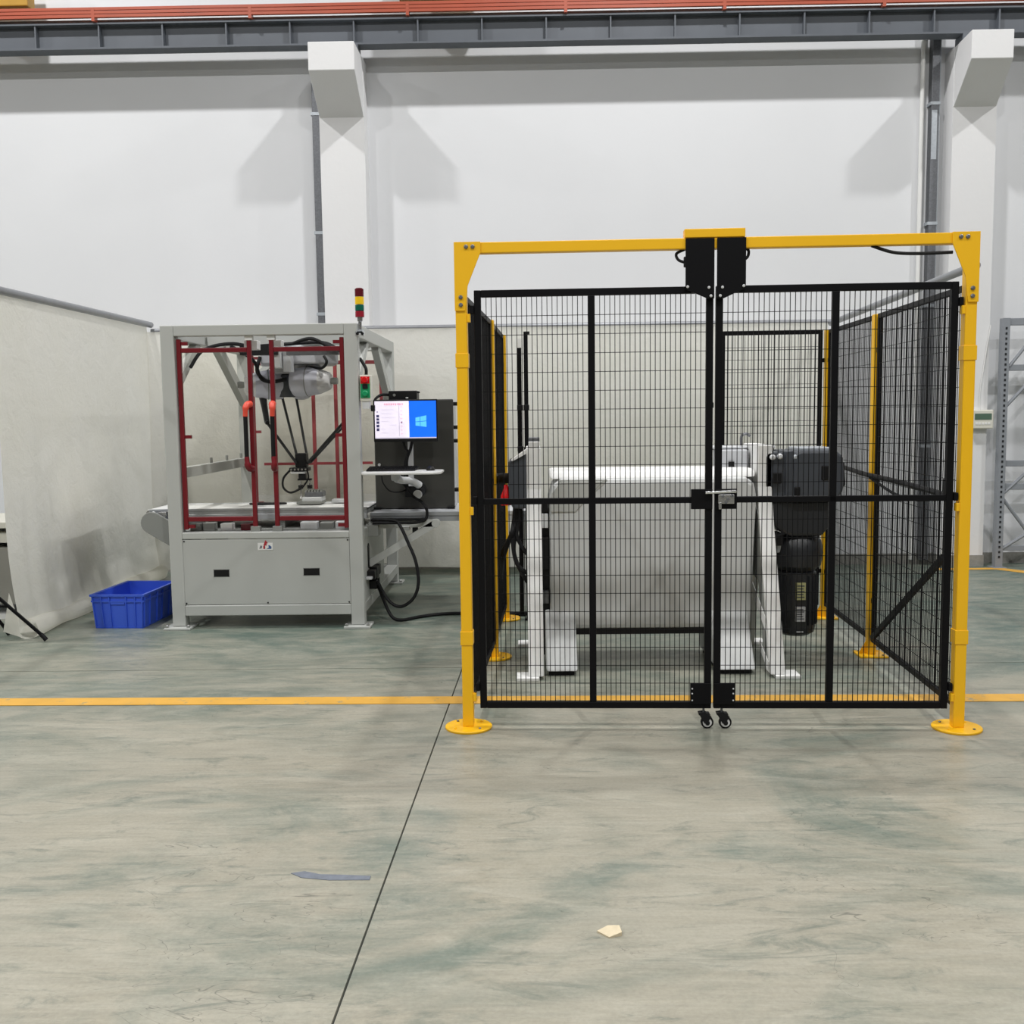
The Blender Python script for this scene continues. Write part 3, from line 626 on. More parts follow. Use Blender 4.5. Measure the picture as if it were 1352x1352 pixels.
kb = thing('keyboard', (-1.03, 7.85, 1.17), 'black keyboard on the white tray', 'keyboard')
MB().prism([(7.76, 1.171), (7.93, 1.171), (7.93, 1.198), (7.76, 1.182)], -1.225, -.84, 'x').build('base', BLACKP, kb, bevel=.003)
ks = MB()
for r in range(5):
    for c_ in range(18):
        y = 7.772 + r * .031; z = 1.182 + (y - 7.76) / .17 * .016; ks.box(-1.218 + c_ * .0208, -1.2005 + c_ * .0208, y, y + .025, z, z + .007)
stuff(ks.build('keys', BLACKP, kb))
ms = MB().grid(lambda u, v: (-.74 + .034 * cos(2 * pi * u) * sin(pi / 2 * (1 - v) + 1e-3), 7.83 + .055 * sin(2 * pi * u) * sin(pi / 2 * (1 - v) + 1e-3), 1.171 + .034 * sin(pi / 2 * v)), 18, 7).build('mouse', BLACKP, smooth=True)
tag(ms, 'black mouse at the right end of the tray', 'mouse')
o = MB().box(-.845, -.785, 7.70, 7.80, 1.1705, 1.176).build('note_paper', WHITE_P); tag(o, 'white slip of paper beside the keyboard on the tray', 'paper')
cable('power_cable', [(-1.085, 8.15, 1.755), (-1.14, 8.1, 1.755), (-1.185, 8.06, 1.72), (-1.195, 8.06, 1.66)], .011, 'black cable arching from the mini computer to the monitor')
cable('monitor_cable', [(-.985, 8.08, 1.42), (-.965, 8.10, 1.34), (-.945, 8.12, 1.30), (-.97, 8.14, 1.22), (-.975, 8.16, 1.1)], .010, 'left black cable hanging below the monitor')
cable('monitor_cable', [(-.90, 8.08, 1.42), (-.92, 8.10, 1.33), (-.955, 8.13, 1.24), (-.96, 8.15, 1.1)], .012, 'right black cable hanging below the monitor')
cable('mouse_cable', [(-1.13, 7.9, 1.15), (-1.13, 7.98, 1.07), (-1.08, 8.02, 1.0), (-1.0, 8.06, .99), (-.93, 8.1, 1.02)], .005, 'thin black cable looping under the keyboard tray')
cable('arm_cable', [(-1.0, 8.02, 1.09), (-.95, 8.06, 1.02), (-.91, 8.1, .95), (-.85, 8.1, .91), (-.80, 8.0, .87), (-.785, 7.95, .82), (-.80, 7.9, .78), (-.87, 7.86, .765), (-1.0, 7.85, .765), (-1.2, 7.86, .765)], .012, 'thick black cable bending from the tray arm down to the bench')
cable('loop_cable', [(-1.2, 7.87, .79), (-1.03, 7.85, .785), (-.98, 7.82, .74), (-.92, 7.78, .62), (-.86, 7.74, .48), (-.84, 7.72, .32), (-.88, 7.72, .2), (-.98, 7.74, .13), (-1.08, 7.78, .17), (-1.18, 7.9, .30)], .013, 'black cable hanging in a big loop beside the cell')
cable('floor_cable', [(-1.19, 7.95, .28), (-1.13, 7.86, .16), (-1.06, 7.80, .04), (-.98, 7.80, .013), (-.86, 7.92, .013), (-.7, 8.02, .013), (-.5, 8.05, .013), (-.25, 8.02, .013), (.05, 8.0, .013)], .013, 'black cable trailing across the floor from cell to cage')
# push button station on the right leg
es = thing('push_button_station', (-1.185, 7.65, 1.69), 'push button box with red and green buttons on the cell corner', 'switch')
MB().box(-1.235, -1.15, 7.62, 7.70, 1.70, 1.895).build('enclosure', CREAM, es, bevel=.006); MB().box(-1.228, -1.157, 7.612, 7.62, 1.725, 1.865).build('face_plate', GREEN_P, es, bevel=.002)
MB().box(-1.226, -1.159, 7.611, 7.618, 1.83, 1.882).build('red_plate', RED_L, es)
MB().lathe([(.024, 0), (.026, .02), (.02, .03)], (-1.193, 7.612, 1.857), (0, -1, 0), 14).build('red_button', RED_L, es, smooth=True)
MB().box(-1.212, -1.172, 7.604, 7.614, 1.792, 1.826).build('black_switch', BLACKP, es, bevel=.003)
MB().lathe([(.022, 0), (.022, .014), (.017, .02)], (-1.192, 7.612, 1.757), (0, -1, 0), 14).build('green_button', GREEN_P, es, smooth=True)
MB().box(-1.22, -1.165, 7.63, 7.69, 1.645, 1.70).build('bracket', ALU, es); MB().box(-1.16, -1.13, 7.64, 7.68, 1.625, 1.672).build('latch', BLACKP, es, bevel=.006)
cable('station_cable', [(-1.19, 7.66, 1.89), (-1.19, 7.66, 1.94), (-1.215, 7.68, 1.985), (-1.24, 7.7, 2.02)], .012, None, parent=es)
# signal tower
sg = thing('signal_tower', (-1.225, 7.62, 2.2), 'stacked signal tower with yellow and green lenses on the cell corner', 'signal light')
zc = 2.318
for z0, z1, m, n in ((2.318, 2.36, CRIMSON, 'red_lens'), (2.365, 2.406, GRN_L, 'green_lens'), (2.410, 2.465, YEL_L, 'yellow_lens'), (2.468, 2.512, DKRED, 'dark_red_lens')):
    MB().lathe([(.031, z0), (.033, z0 + .002), (.033, z1 - .002), (.031, z1)], (-1.222, 7.64, 0), n=18).build(n, m, sg, smooth=True)
MB().lathe([(.033, 2.512), (.033, 2.522), (.022, 2.53)], (-1.222, 7.64, 0), n=18).build('cap', DKRED, sg, smooth=True)
MB().lathe([(.031, 2.36), (.031, 2.365)], (-1.222, 7.64, 0), n=18).build('ring', BLACKP, sg)
MB().lathe([(.013, 2.21), (.013, 2.285), (.02, 2.29), (.022, 2.318)], (-1.222, 7.64, 0), n=12).build('stem', STEEL, sg, smooth=True)
MB().box(-1.24, -1.20, 7.60, 7.68, 2.20, 2.225).build('bracket', GALV_L, sg)
for dx in (-.014, .022): MB().lathe([(.011, 0), (.011, .012)], (-1.222 + dx, 7.60, 2.195), (0, -1, 0), 10).build('bolt', BLACKP, sg)
MB().box(-1.25, -1.19, 7.60, 7.64, 2.18, 2.212).build('bolt_plate', ALU, sg)

# ================================================================ BLUE CRATE
cr = thing('plastic_crate', (-3.05, 7.85, 0), 'blue plastic crate standing empty on the floor left of the cell', 'crate')
Mx, Ln = along((-3.31, 7.665), (-2.945, 7.645)); Wd = .40; Lg = .60; Hh = .262
def lp(u, v, z):   # u across the short side, v along the long side; walls flare outward
    k = .018 * (z / Hh); return Mx @ Vector((-k + u * (Ln + 2 * k), -k + v * (Lg + 2 * k), z))
b = MB(); t_ = .012
def loop(z, ins): return [lp(ins / Ln, ins / Lg, z), lp(1 - ins / Ln, ins / Lg, z), lp(1 - ins / Ln, 1 - ins / Lg, z), lp(ins / Ln, 1 - ins / Lg, z)]
vs = loop(0, 0) + loop(Hh, 0) + loop(Hh, t_) + loop(.012, t_)
fs = [(3, 2, 1, 0)] + [(i, (i + 1) % 4, 4 + (i + 1) % 4, 4 + i) for i in range(4)] + [(4 + i, 4 + (i + 1) % 4, 8 + (i + 1) % 4, 8 + i) for i in range(4)] + [(8 + i, 8 + (i + 1) % 4, 12 + (i + 1) % 4, 12 + i) for i in range(4)] + [(12, 13, 14, 15)]
b.add(vs, fs); b.build('shell', BLUE, cr)
def strip(z0, z1, out, name):
    b = MB(); o_ = -out
    vs = loop(z0, o_) + loop(z1, o_) + loop(z1, .003) + loop(z0, .003)
    fs = [(i, (i + 1) % 4, 4 + (i + 1) % 4, 4 + i) for i in range(4)] + [(4 + i, 4 + (i + 1) % 4, 8 + (i + 1) % 4, 8 + i) for i in range(4)] + [(12 + i, 12 + (i + 1) % 4, (i + 1) % 4, i) for i in range(4)]
    b.add(vs, fs); b.build(name, BLUE, cr)
strip(Hh - .014, Hh + .002, .012, 'rim'); strip(Hh - .058, Hh - .045, .009, 'rib_band'); strip(0, .012, .004, 'base_band')
def rib(u0, u1, side):
    b = MB(); w = .012
    P = lambda a, z, o_: (lp(a, -o_ / Lg, z) if side == 'f' else lp(1 + o_ / Ln, a, z))
    vs = [P(u0, .012, .0), P(u1, .012, .0), P(u1, Hh - .01, .0), P(u0, Hh - .01, .0), P(u0, .012, w), P(u1, .012, w), P(u1, Hh - .01, w), P(u0, Hh - .01, w)]
    b.add(vs, [(0, 3, 2, 1), (4, 5, 6, 7), (0, 1, 5, 4), (1, 2, 6, 5), (2, 3, 7, 6), (3, 0, 4, 7)]); b.build('rib', BLUE, cr)
for u in (.17, .335, .66, .84): rib(u, u + .018, 'f')
rib(.0, .02, 'f'); rib(.98, 1.0, 'f')
for u in (.02, .18, .40, .56, .78, .94): rib(u, u + .014, 's')
b = MB(); vs = [lp(.36, -.008 / Lg, Hh - .075), lp(.64, -.008 / Lg, Hh - .075), lp(.64, -.008 / Lg, Hh - .055), lp(.36, -.008 / Lg, Hh - .055), lp(.36, 0, Hh - .075), lp(.64, 0, Hh - .075), lp(.64, 0, Hh - .055), lp(.36, 0, Hh - .055)]
b.add(vs, [(0, 1, 2, 3), (4, 7, 6, 5), (0, 4, 5, 1), (1, 5, 6, 2), (2, 6, 7, 3), (3, 7, 4, 0)]); b.build('grip_lip', BLUE, cr)

# ================================================================ TRIPOD AND BENCH AT THE LEFT EDGE
tp = thing('tripod_stand', (-4.1, 7.3, 0), 'black tripod stand cut off by the left picture edge', 'stand')
top = Vector((-4.16, 7.06, .745))
for fx, fy in ((-3.48, 7.205), (-3.86, 7.42), (-4.75, 7.2)):
    l = MB().bar(top, (fx, fy, .02), .022, .022).build('leg', BLACK, tp, bevel=.004)
    d = (Vector((fx, fy, 0.02)) - top).normalized(); p = Vector((fx, fy, .02))
    MB().tube([p - d * .05, p - Vector((0, 0, .008))], .016, 10).build('rubber_foot', RUBBER, l, smooth=True)
    md = top.lerp(Vector((fx, fy, .02)), .66)
    MB().bar(Vector((-4.16, 7.06, .33)), md, .014, .014).build('brace', BLACK, l)
MB().tube([(-4.16, 7.06, .28), (-4.16, 7.06, 1.5)], .017, 10).build('column', BLACK, tp, smooth=True)
MB().tube([(-4.16, 7.06, .68), (-4.16, 7.06, .78)], .03, 10).build('collar', BLACKP, tp, smooth=True)
wb = thing('workbench', (-4.6, 8.4, 0), 'beige topped grey bench partly hidden behind the left sheet edge', 'table')
MB().box(-5.2, -3.86, 8.0, 8.8, .74, .79).build('table_top', CREAM, wb, bevel=.005); MB().box(-5.15, -3.90, 8.05, 8.75, .62, .70).build('shelf', CREAM, wb)
MB().box(-5.15, -3.90, 8.05, 8.75, .12, .58).build('cabinet_body', BENCH, wb, bevel=.005)
for x in (-5.1, -3.98):
    for y in (8.08, 8.68): MB().box(x, x + .05, y, y + .05, 0, .74).build('leg', GREY_D, wb)
MB().box(-5.1, -3.96, 8.06, 8.74, .0, .04).build('base_rail', WHITE_P, wb)
# ================================================================ SAFETY CAGE
FL, MLp, BL = (-.313, 5.10), (-.228, 6.60), (-.178, 7.86)
FR, MRp, BR = (2.135, 5.02), (2.222, 6.57), (2.275, 7.80)
PW = .056
def post(parent, p, h, base='round', name='post', d=.24, m=None):
    Mx = along(FL, FR)[0].to_3x3(); A = Matrix.Translation((p[0], p[1], 0)) @ Mx.to_4x4()
    po = MB(A).box(-PW / 2, PW / 2, -PW / 2, PW / 2, .012, h).build(name, YELLOW, parent, bevel=.005)
    if base == 'round':
        bp = MB().lathe([(d / 2 - .002, 0), (d / 2, .003), (d / 2, .010), (d / 2 - .003, .013)], (p[0], p[1], 0), n=40).build('base_plate', YELLOW, parent if name != 'post' else po, smooth=True)
    else:
        bp = MB(A).box(-.09, .09, -.09, .09, 0, .013).build('base_plate', YELLOW, parent if name != 'post' else po, bevel=.003)
    own = parent if name != 'post' else po
    for sx in (-1, 1):
        for sy in (-1, 1):
            MB(A).lathe([(.007, .013), (.007, .018), (.003, .020)], (sx * .062, sy * .062, 0), n=6).build('anchor_bolt', YELLOW if (sx + sy) else GALV, own)
    if name != 'post': MB(A).prism([(-PW / 2, .013), (-PW / 2 - .05, .013), (-PW / 2, .10)], -.004, .004, 'y').build('gusset_rib', YELLOW, own)
    return po, A
gp = thing('gate_portal', (.91, 5.06, 0), 'yellow steel portal frame around the front mesh gates', 'frame')
H_ = 2.428
for i, p in enumerate((FL, FR)):
    po, A = post(gp, p, H_ - .055, 'round')
    for z in (1.86, .47): MB(A).box(-PW / 2 - .004, PW / 2 + .004, -PW / 2 - .004, PW / 2 + .004, z - .035 - (.0 if i else .0), z + .035).build('sleeve', YELLOW, po, bevel=.002)
    s = 1 if i == 0 else -1
    for z in (2.10, 1.15, .20): MB(A).box(*sorted((s * PW / 2, s * (PW / 2 + .016))), -.03, .0, z - .055, z - .015).build('hinge_tab', YELLOW, po, bevel=.002)
PM, PLn = along(FL, FR)
MB(PM).box(-PW / 2, PLn + PW / 2, -PW / 2, PW / 2, H_ - .052, H_).build('header_beam', YELLOW, gp, bevel=.004)
for i in (0, 1):
    f = (lambda x: x) if i == 0 else (lambda x: PLn - x)
    pr_ = [(f(-PW / 2 - .002), H_ + .002), (f(.10), H_ + .002), (f(.10), H_ - .05), (f(.035), 2.22), (f(.02), 2.10), (f(-PW / 2 - .002), 2.10)]
    gs = MB(PM).prism(pr_, -PW / 2 - .008, -PW / 2 - .001, 'y').build('corner_gusset', YELLOW, gp, bevel=.0015)
    for x, z in ((.03, 2.406), (.062, 2.406), (.0, 2.165), (.0, 2.128)):
        MB(PM).lathe([(.0105, 0), (.0105, .006), (.006, .010)], (f(x), -PW / 2 - .008, z), (0, -1, 0), 8).build('bolt', GALV, gs)
MB(PM).box(1.085, 1.375, -PW / 2 - .004, PW / 2, H_ + .0, H_ + .042).build('header_cap', YELLOW, gp, bevel=.003)
cable('header_cable', [PM @ Vector((1.98, 0, H_ - .05)), PM @ Vector((2.08, -.01, H_ - .085)), PM @ Vector((2.2, -.01, H_ - .093)), PM @ Vector((2.36, -.01, H_ - .09))], .008, None, parent=gp)

def mesh_part(M, x0, x1, z0, z1, y, parent, sx=.0247, sz=.094, r=.0017):
    b = MB(M); n = max(1, round((x1 - x0) / sx)); k = max(1, round((z1 - z0) / sz))
    def wire(p, q, rr):
        P, Q = Vector(p), Vector(q); d = (Q - P).normalized(); u = d.cross(Vector((0, 1, 0))).normalized() * rr; w = Vector((0, 1, 0)) * rr
        b.add([P - u - w, P + u - w, P + u + w, P - u + w, Q - u - w, Q + u - w, Q + u + w, Q - u + w], [(0, 1, 5, 4), (1, 2, 6, 5), (2, 3, 7, 6), (3, 0, 4, 7)])
    for i in range(1, n):
        x = x0 + (x1 - x0) * i / n; wire((x, y, z0), (x, y, z1), r)
    for j in range(1, k):
        z = z0 + (z1 - z0) * j / k; wire((x0, y + 2 * r, z), (x1, y + 2 * r, z), r * .85)
    return stuff(b.build('wire_mesh', BLACK, parent, fix=False))
def fbox(M, x0, x1, z0, z1, name, parent, d=.03, y=0, m=None):
    return MB(M).box(x0, x1, y - d / 2, y + d / 2, z0, z1).build(name, m or BLACK, parent, bevel=.003)
# gate leaves
def leaf(x0, x1, mid, hinge, lbl):
    t = thing('mesh_gate', PM @ Vector(((x0 + x1) / 2, 0, .105)), lbl, 'gate', 'black mesh gate leaves')
    z0, z1, w = .105, 2.20, .034
    fbox(PM, x0, x0 + w, z0, z1, 'stile', t); fbox(PM, x1 - w, x1, z0, z1, 'stile', t); fbox(PM, mid - w / 2, mid + w / 2, z0 + w, z1 - w, 'stile', t)
    fbox(PM, x0 + w, x1 - w, z0, z0 + w, 'rail', t); fbox(PM, x0 + w, x1 - w, z1 - w, z1, 'rail', t); fbox(PM, x0 + w, x1 - w, 1.145, 1.175, 'rail', t)
    for a, c in ((x0 + w, mid - w / 2), (mid + w / 2, x1 - w)): mesh_part(PM, a, c, z0 + w, z1 - w, 0, t)
    hx = x0 - .02 if hinge == 'l' else x1
    for z in (2.10, 1.16, .21): MB(PM).box(hx, hx + .02, -.025, .02, z - .014, z + .026).build('hinge', BLACK, t, bevel=.003)
    # plates at the meeting stile
    e = x1 if hinge == 'l' else x0; s = -1 if hinge == 'l' else 1; y0, y1 = -.0235, -.0165
    pts = [(e, 2.424), (e + s * .138, 2.424), (e + s * .138, 2.185), (e + s * .034, 2.138), (e, 2.138)]
    tp_ = MB(PM).prism(pts, -.038, -.031, 'y').build('guide_plate', BLACK, t)
    MB(PM).box(*sorted((e + s * .004, e + s * .11)), -.031, -.015, 2.168, 2.20).build('spacer', BLACK, tp_)
    for dx, z in ((.128, 2.195), (.026, 2.190), (.016, 2.150)): MB(PM).lathe([(.007, 0), (.007, .004), (.003, .007)], (e + s * dx, -.038, z), (0, -1, 0), 10).build('rivet', ALU, tp_)
    lk = MB(PM).box(*sorted((e, e + s * .106)), y0, y1, 1.115, 1.215).build('lock_plate', BLACK, t, bevel=.004)
    lw = MB(PM).box(*sorted((e, e + s * .106)), y0, y1, .128, .238).build('kick_plate', BLACK, t, bevel=.004)
    for z in (.21, .185, .15): MB(PM).lathe([(.004, 0), (.004, .003)], (e + s * .096, y0, z), (0, -1, 0), 8).build('rivet', ALU, lw)
    if hinge == 'r':
        MB(PM).tube([(e - .05, y0 - .016, 1.198), (e + .10, y0 - .016, 1.203)], .008, 10).build('slide_bolt', CHROME, lk, smooth=True)
        MB(PM).box(e + .012, e + .092, y0 - .018, y0, 1.142, 1.19).build('lock_body', STEEL, lk, bevel=.004)
        MB(PM).box(e + .014, e + .03, y0 - .02, y0, 1.115, 1.15).build('lock_tongue', STEEL, lk, bevel=.004)
        for dx, z in ((.035, 1.18), (.06, 1.165), (.08, 1.182), (.05, 1.15)): MB(PM).lathe([(.007, 0), (.007, .006)], (e + dx, y0 - .018, z), (0, -1, 0), 8).build('lock_screw', GALV, lk)
    # swivel caster
    cx = e + s * .036 if hinge == 'l' else e + .042
    cs = MB(PM).tube([(cx, 0, .105), (cx, 0, .078)], .006, 8).build('caster_stem', GALV, t)
    MB(PM).prism([(cx - .028, .082), (cx + .006, .088), (cx + .038, .064), (cx + .03, .052), (cx + .018, .03), (cx + .002, .03), (cx - .012, .055)], -.021, -.013, 'y').build('caster_fork', BLACKP, cs)
    MB(PM).prism([(cx - .028, .082), (cx + .006, .088), (cx + .038, .064), (cx + .03, .052), (cx + .018, .03), (cx + .002, .03), (cx - .012, .055)], .013, .021, 'y').build('caster_fork', BLACKP, cs)
    MB(PM).box(cx - .026, cx + .03, -.02, .02, .070, .082).build('caster_top', BLACKP, cs, bevel=.004)
    wc = (cx + .018, 0, .032)
    MB(PM).lathe([(.024, -.011), (.032, -.008), (.032, .008), (.024, .011)], wc, (0, 1, 0), 22).build('caster_wheel', RUBBER, cs, smooth=True)
    MB(PM).lathe([(.0225, -.0135), (.0225, .0135)], wc, (0, 1, 0), 20).build('wheel_rim', WHITE_P, cs, smooth=True)
    MB(PM).lathe([(.012, -.023), (.012, .023)], wc, (0, 1, 0), 12).build('wheel_hub', BLACKP, cs, smooth=True)
leaf(.062, 1.2275, .636, 'l', 'left leaf of the black mesh gate, hinged on the left yellow post')
leaf(1.240, 2.395, 1.815, 'r', 'right leaf of the black mesh gate with chrome slide bolt')
for s, pts in ((0, [(1.09, 0, H_ - .05), (1.05, 0, H_ - .07), (1.06, 0, H_ - .10), (1.10, 0, H_ - .115)]), (1, [(1.372, 0, H_ - .05), (1.395, 0, H_ - .06), (1.392, 0, H_ - .09), (1.37, 0, H_ - .108)])):
    cable('switch_cable', [PM @ Vector(p) for p in pts], .007, None, parent=gp)
MB(PM).box(1.085, 1.11, -.01, .015, H_ - .135, H_ - .085).build('limit_switch', BLACKP, gp, bevel=.004)
# posts at side and back
def fpost(p, lbl, base, h=2.19):
    t = thing('fence_post', (p[0], p[1], 0), lbl, 'post', 'yellow posts of the cage'); post(t, p, h, base, 'upright', d=.23)
fpost(MLp, 'middle yellow post of the left mesh wall, on a round base', 'round'); fpost(BL, 'rear yellow post of the left mesh wall', 'round')
fpost(MRp, 'middle yellow post of the right mesh wall, on a square base', 'square'); fpost(BR, 'rear right corner yellow post of the cage, behind the motor', 'square')
def panel(p, q, lbl, z0=.10, z1=2.19, pad=.045, brace=False, rail=False, w=.03):
    M, L = along(p, q); t = thing('mesh_fence', M @ Vector((L / 2, 0, z0)), lbl, 'fence', 'black mesh fences of the cage'); a, c = pad, L - pad
    fbox(M, a, a + w, z0, z1, 'stile', t, .025); fbox(M, c - w, c, z0, z1, 'stile', t, .025)
    fbox(M, a + w, c - w, z0, z0 + w, 'rail', t, .025); fbox(M, a + w, c - w, z1 - w, z1, 'rail', t, .025)
    if rail: fbox(M, a + w, c - w, 1.145, 1.175, 'rail', t, .02)
    mesh_part(M, a + w, c - w, z0 + w, z1 - w, 0, t)
    for xx in (a - .02, c):
        for z in (1.95, 1.15, .35): MB(M).box(xx, xx + .02, -.012, .012, z, z + .03).build('clamp', BLACK, t)
    return t, M, L
panel(FL, MLp, 'front black mesh panel of the left wall, seen nearly edge-on'); panel(MLp, BL, 'rear black mesh panel of the left wall, seen nearly edge-on')
panel(FR, MRp, 'front black mesh panel of the right wall beside the gate post')
panel(MRp, BR, 'rear black mesh panel of the right wall behind the motor')
panel((1.43, 7.83), BR, 'black mesh panel across the back right of the cage')
o = MB().bar((2.12, 5.20, .84), (2.185, 6.44, .14), .02, .035).build('brace_bar', BLACK); tag(o, 'black diagonal brace bar low on the right mesh wall', 'brace')
cable('safety_cable', [(2.10, 5.14, 1.16), (2.13, 5.6, 1.17), (2.165, 6.2, 1.175), (2.17, 6.6, 1.18), (2.21, 7.1, 1.19), (2.24, 7.7, 1.2)], .016, 'thick black hose strung along the inside of the right mesh wall')
cable('safety_cable', [(2.105, 5.30, 1.13), (2.125, 5.6, 1.10), (2.15, 6.0, 1.10), (2.17, 6.5, 1.165)], .009, 'thin black cable sagging below the hose on the right mesh wall')
o = MB(PM).box(2.37, 2.40, .03, .06, 1.17, 1.25).build('cable_clip', BLACKP, bevel=.004); tag(o, 'small black clip at the front end of the hose by the right gate post', 'clip')
# light curtain columns at the back opening
for x, z1, y, lbl in ((-.05, 2.10, 7.99, 'left slim black light curtain column at the back opening'), (.0, 2.21, 7.82, 'right slim black light curtain column at the back opening'), (1.40, 2.16, 7.84, 'slim black column at the right end of the back opening')):
    t = thing('sensor_column', (x, y, 0), lbl, 'sensor', 'slim black columns at the back opening')
    MB().box(x - .016, x + .016, y - .016, y + .016, .012, z1).build('housing', BLACK, t, bevel=.003); MB().box(x - .03, x + .03, y - .03, y + .03, 0, .012).build('base', BLACK, t)
    for z in (1.62, 1.30): MB().box(x - .022, x + .022, y - .022, y + .02, z, z + .04).build('clamp', BLACKP, t, bevel=.003)
    if x < -.01: MB().box(x - .012, x + .022, y - .018, y + .0, z1, z1 + .07).build('tag_plate', WHITE_P, t)
    elif x < 1: MB().box(x, x + .03, y - .018, y + .018, z1 - .02, z1).build('cap', BLACKP, t)

# ================================================================ POSITIONER IN THE CAGE
ps = thing('positioner', (.75, 6.5, 0), 'white two-legged positioner with a grey U-shaped table inside the cage', 'machine')
def aframe(x0, x1, yt0, yt1, name):
    fr = MB()
    pr_ = [(6.02, .02), (6.36, .92), (yt0, 1.12), (yt0, 1.38), (yt1, 1.38), (6.98, .02), (6.86, .02), (6.74, .55), (6.32, .55), (6.16, .02)]
    o = fr.prism(pr_, x0, x1, 'x').build('side_frame', WHITE_M, ps, bevel=.006); return o
lf = aframe(-.005, .088, 6.42, 6.85, 'l'); rf = aframe(1.445, 1.535, 6.42, 6.85, 'r')
for x0, x1, f_ in ((-.075, .06, lf), (1.47, 1.62, rf)):
    MB().box(x0, x1, 5.99, 6.14, 0, .02).build('foot_plate', WHITE_M, f_, bevel=.003); MB().box(x0, x1, 6.90, 7.03, 0, .02).build('foot_plate', WHITE_M, f_, bevel=.003)
MB().prism([(6.08, .05), (6.385, .95), (6.55, 1.05), (6.60, .56), (6.36, .54), (6.17, .05)], 1.441, 1.4445, 'x').build('inner_plate', GREY_D, rf)
MB().prism([(6.10, .24), (6.55, .44), (6.52, .50), (6.14, .34)], 1.439, 1.4412, 'x').build('side_web', WHITE_M, rf)
MB().prism([(6.06, .03), (6.30, .12), (6.30, .17), (6.06, .09)], 1.439, 1.4412, 'x').build('side_web', WHITE_M, rf)
# table: bridge-shaped body with two legs
tb = MB()
yf = 6.36
body = [(.135, .235), (.135, 1.06), (.16, 1.15), (.21, 1.185), (1.36, 1.185), (1.415, 1.15), (1.43, 1.06), (1.40, .235)]
MB().prism(body, yf, yf + .42, 'y').build('table_body', TANK, ps, bevel=.03)
MB().prism([(yf + .03, 1.183), (yf + .08, 1.235), (yf + .46, 1.235), (yf + .46, 1.183)], .14, 1.43, 'x').build('table_top', WHITE_M, ps, bevel=.02)
MB().prism([(.19, 1.182), (.21, 1.13), (.36, 1.05), (.48, 1.15), (.50, 1.182)], yf - .004, yf + .01, 'y').build('cover_plate', GREY, ps, bevel=.004)
MB().prism([(.145, .98), (.30, .98), (.47, 1.17), (.21, 1.17), (.15, 1.10)], yf - .008, yf + .004, 'y').build('corner_plate', GREY, ps, bevel=.004)
for x0, x1 in ((.105, .295), (1.14, 1.375)):
    MB().prism([(6.10, .03), (yf + .01, .36), (yf + .40, .31), (yf + .40, .03)], x0, x1, 'x').build('table_leg', TANK, ps, bevel=.012)
    MB().box(x0 + .015, x1 - .02, 6.13, 6.70, 0, .03).build('rubber_pad', RUBBER, ps)
MB().box(.295, 1.14, yf + .03, yf + .39, .195, .235).build('under_strip', BLACKP, ps)  # black strip along the underside of the table body
# black box puts shade into the bearing gap, slewing ring parts in front
MB().box(.089, .134, 6.42, 6.70, .06, 1.00).build('bearing_gap_shade', BLACKP, ps)
for z, h, m in ((.98, .06, BLACKP), (.88, .09, ALU), (.62, .2, BLACKP), (.40, .08, GALV)):
    MB().box(.09, .128, 6.37, 6.42, z, z + h).build('bearing_fitting', m, ps, bevel=.003)
for x0, x1 in ((.01, .08), ): 
    MB().box(x0, x1, 6.42, 6.52, 1.38, 1.42).build('lifting_block', WHITE_P, ps, bevel=.005); MB().box(x0, x1, 6.43, 6.50, 1.42, 1.445).build('lifting_block', GALV, ps, bevel=.004)
MB().box(1.25, 1.43, 6.62, 6.9, 1.185, 1.345).build('bracket_housing', CAB_L, ps, bevel=.008); MB().box(1.30, 1.335, 6.60, 6.63, 1.23, 1.27).build('bracket_slot', BLACKP, ps)
MB().tube(spline([(1.40, 6.7, 1.37), (1.40, 6.7, 1.43), (1.43, 6.7, 1.445), (1.455, 6.7, 1.43)], 4), .009, 8).build('lifting_eye', GALV, ps, smooth=True)
MB().box(1.22, 1.62, 6.7, 6.95, 1.35, 1.365).build('top_plate', ALU, ps, bevel=.003)
# left drive box
MB().prism([(-.115, 1.30), (-.005, 1.34), (-.005, 1.0), (-.09, 1.0), (-.115, 1.05)], 6.40, 6.70, 'y').build('drive_box', GEAR, ps, bevel=.01)
MB().prism([(-.10, 1.305), (-.005, 1.37), (-.005, 1.345), (-.09, 1.30)], 6.38, 6.6, 'y').build('drive_box_cover', WHITE_P, ps)
MB().tube([(-.195, 6.66, 1.175), (-.10, 6.6, 1.18)], .035, 12).build('drive_shaft', BLACKP, ps, smooth=True)
MB().lathe([(.034, 0), (.034, .06), (.02, .09), (.013, .13)], (-.135, 6.45, 1.02), n=14).build('red_cap', RED_L, ps, smooth=True)
for pts in ([(-.08, 6.5, 1.0), (-.09, 6.5, .9), (-.11, 6.48, .82), (-.165, 6.6, .70), (-.19, 6.85, .55)], [(-.06, 6.5, 1.0), (-.075, 6.5, .9), (-.105, 6.48, .82), (-.16, 6.62, .66), (-.185, 6.9, .48)],
            [(-.04, 6.5, .98), (-.07, 6.5, .86), (-.09, 6.48, .72), (-.05, 6.46, .6), (.0, 6.44, .52)], [(-.05, 6.5, .98), (-.09, 6.5, .88), (-.095, 6.48, .76), (-.07, 6.46, .64), (.0, 6.44, .58)],
            [(-.04, 6.5, .99), (-.06, 6.5, .9), (-.07, 6.48, .82), (-.03, 6.46, .74), (.0, 6.44, .70)]):
    cable('hose', pts, .013, None, parent=ps)
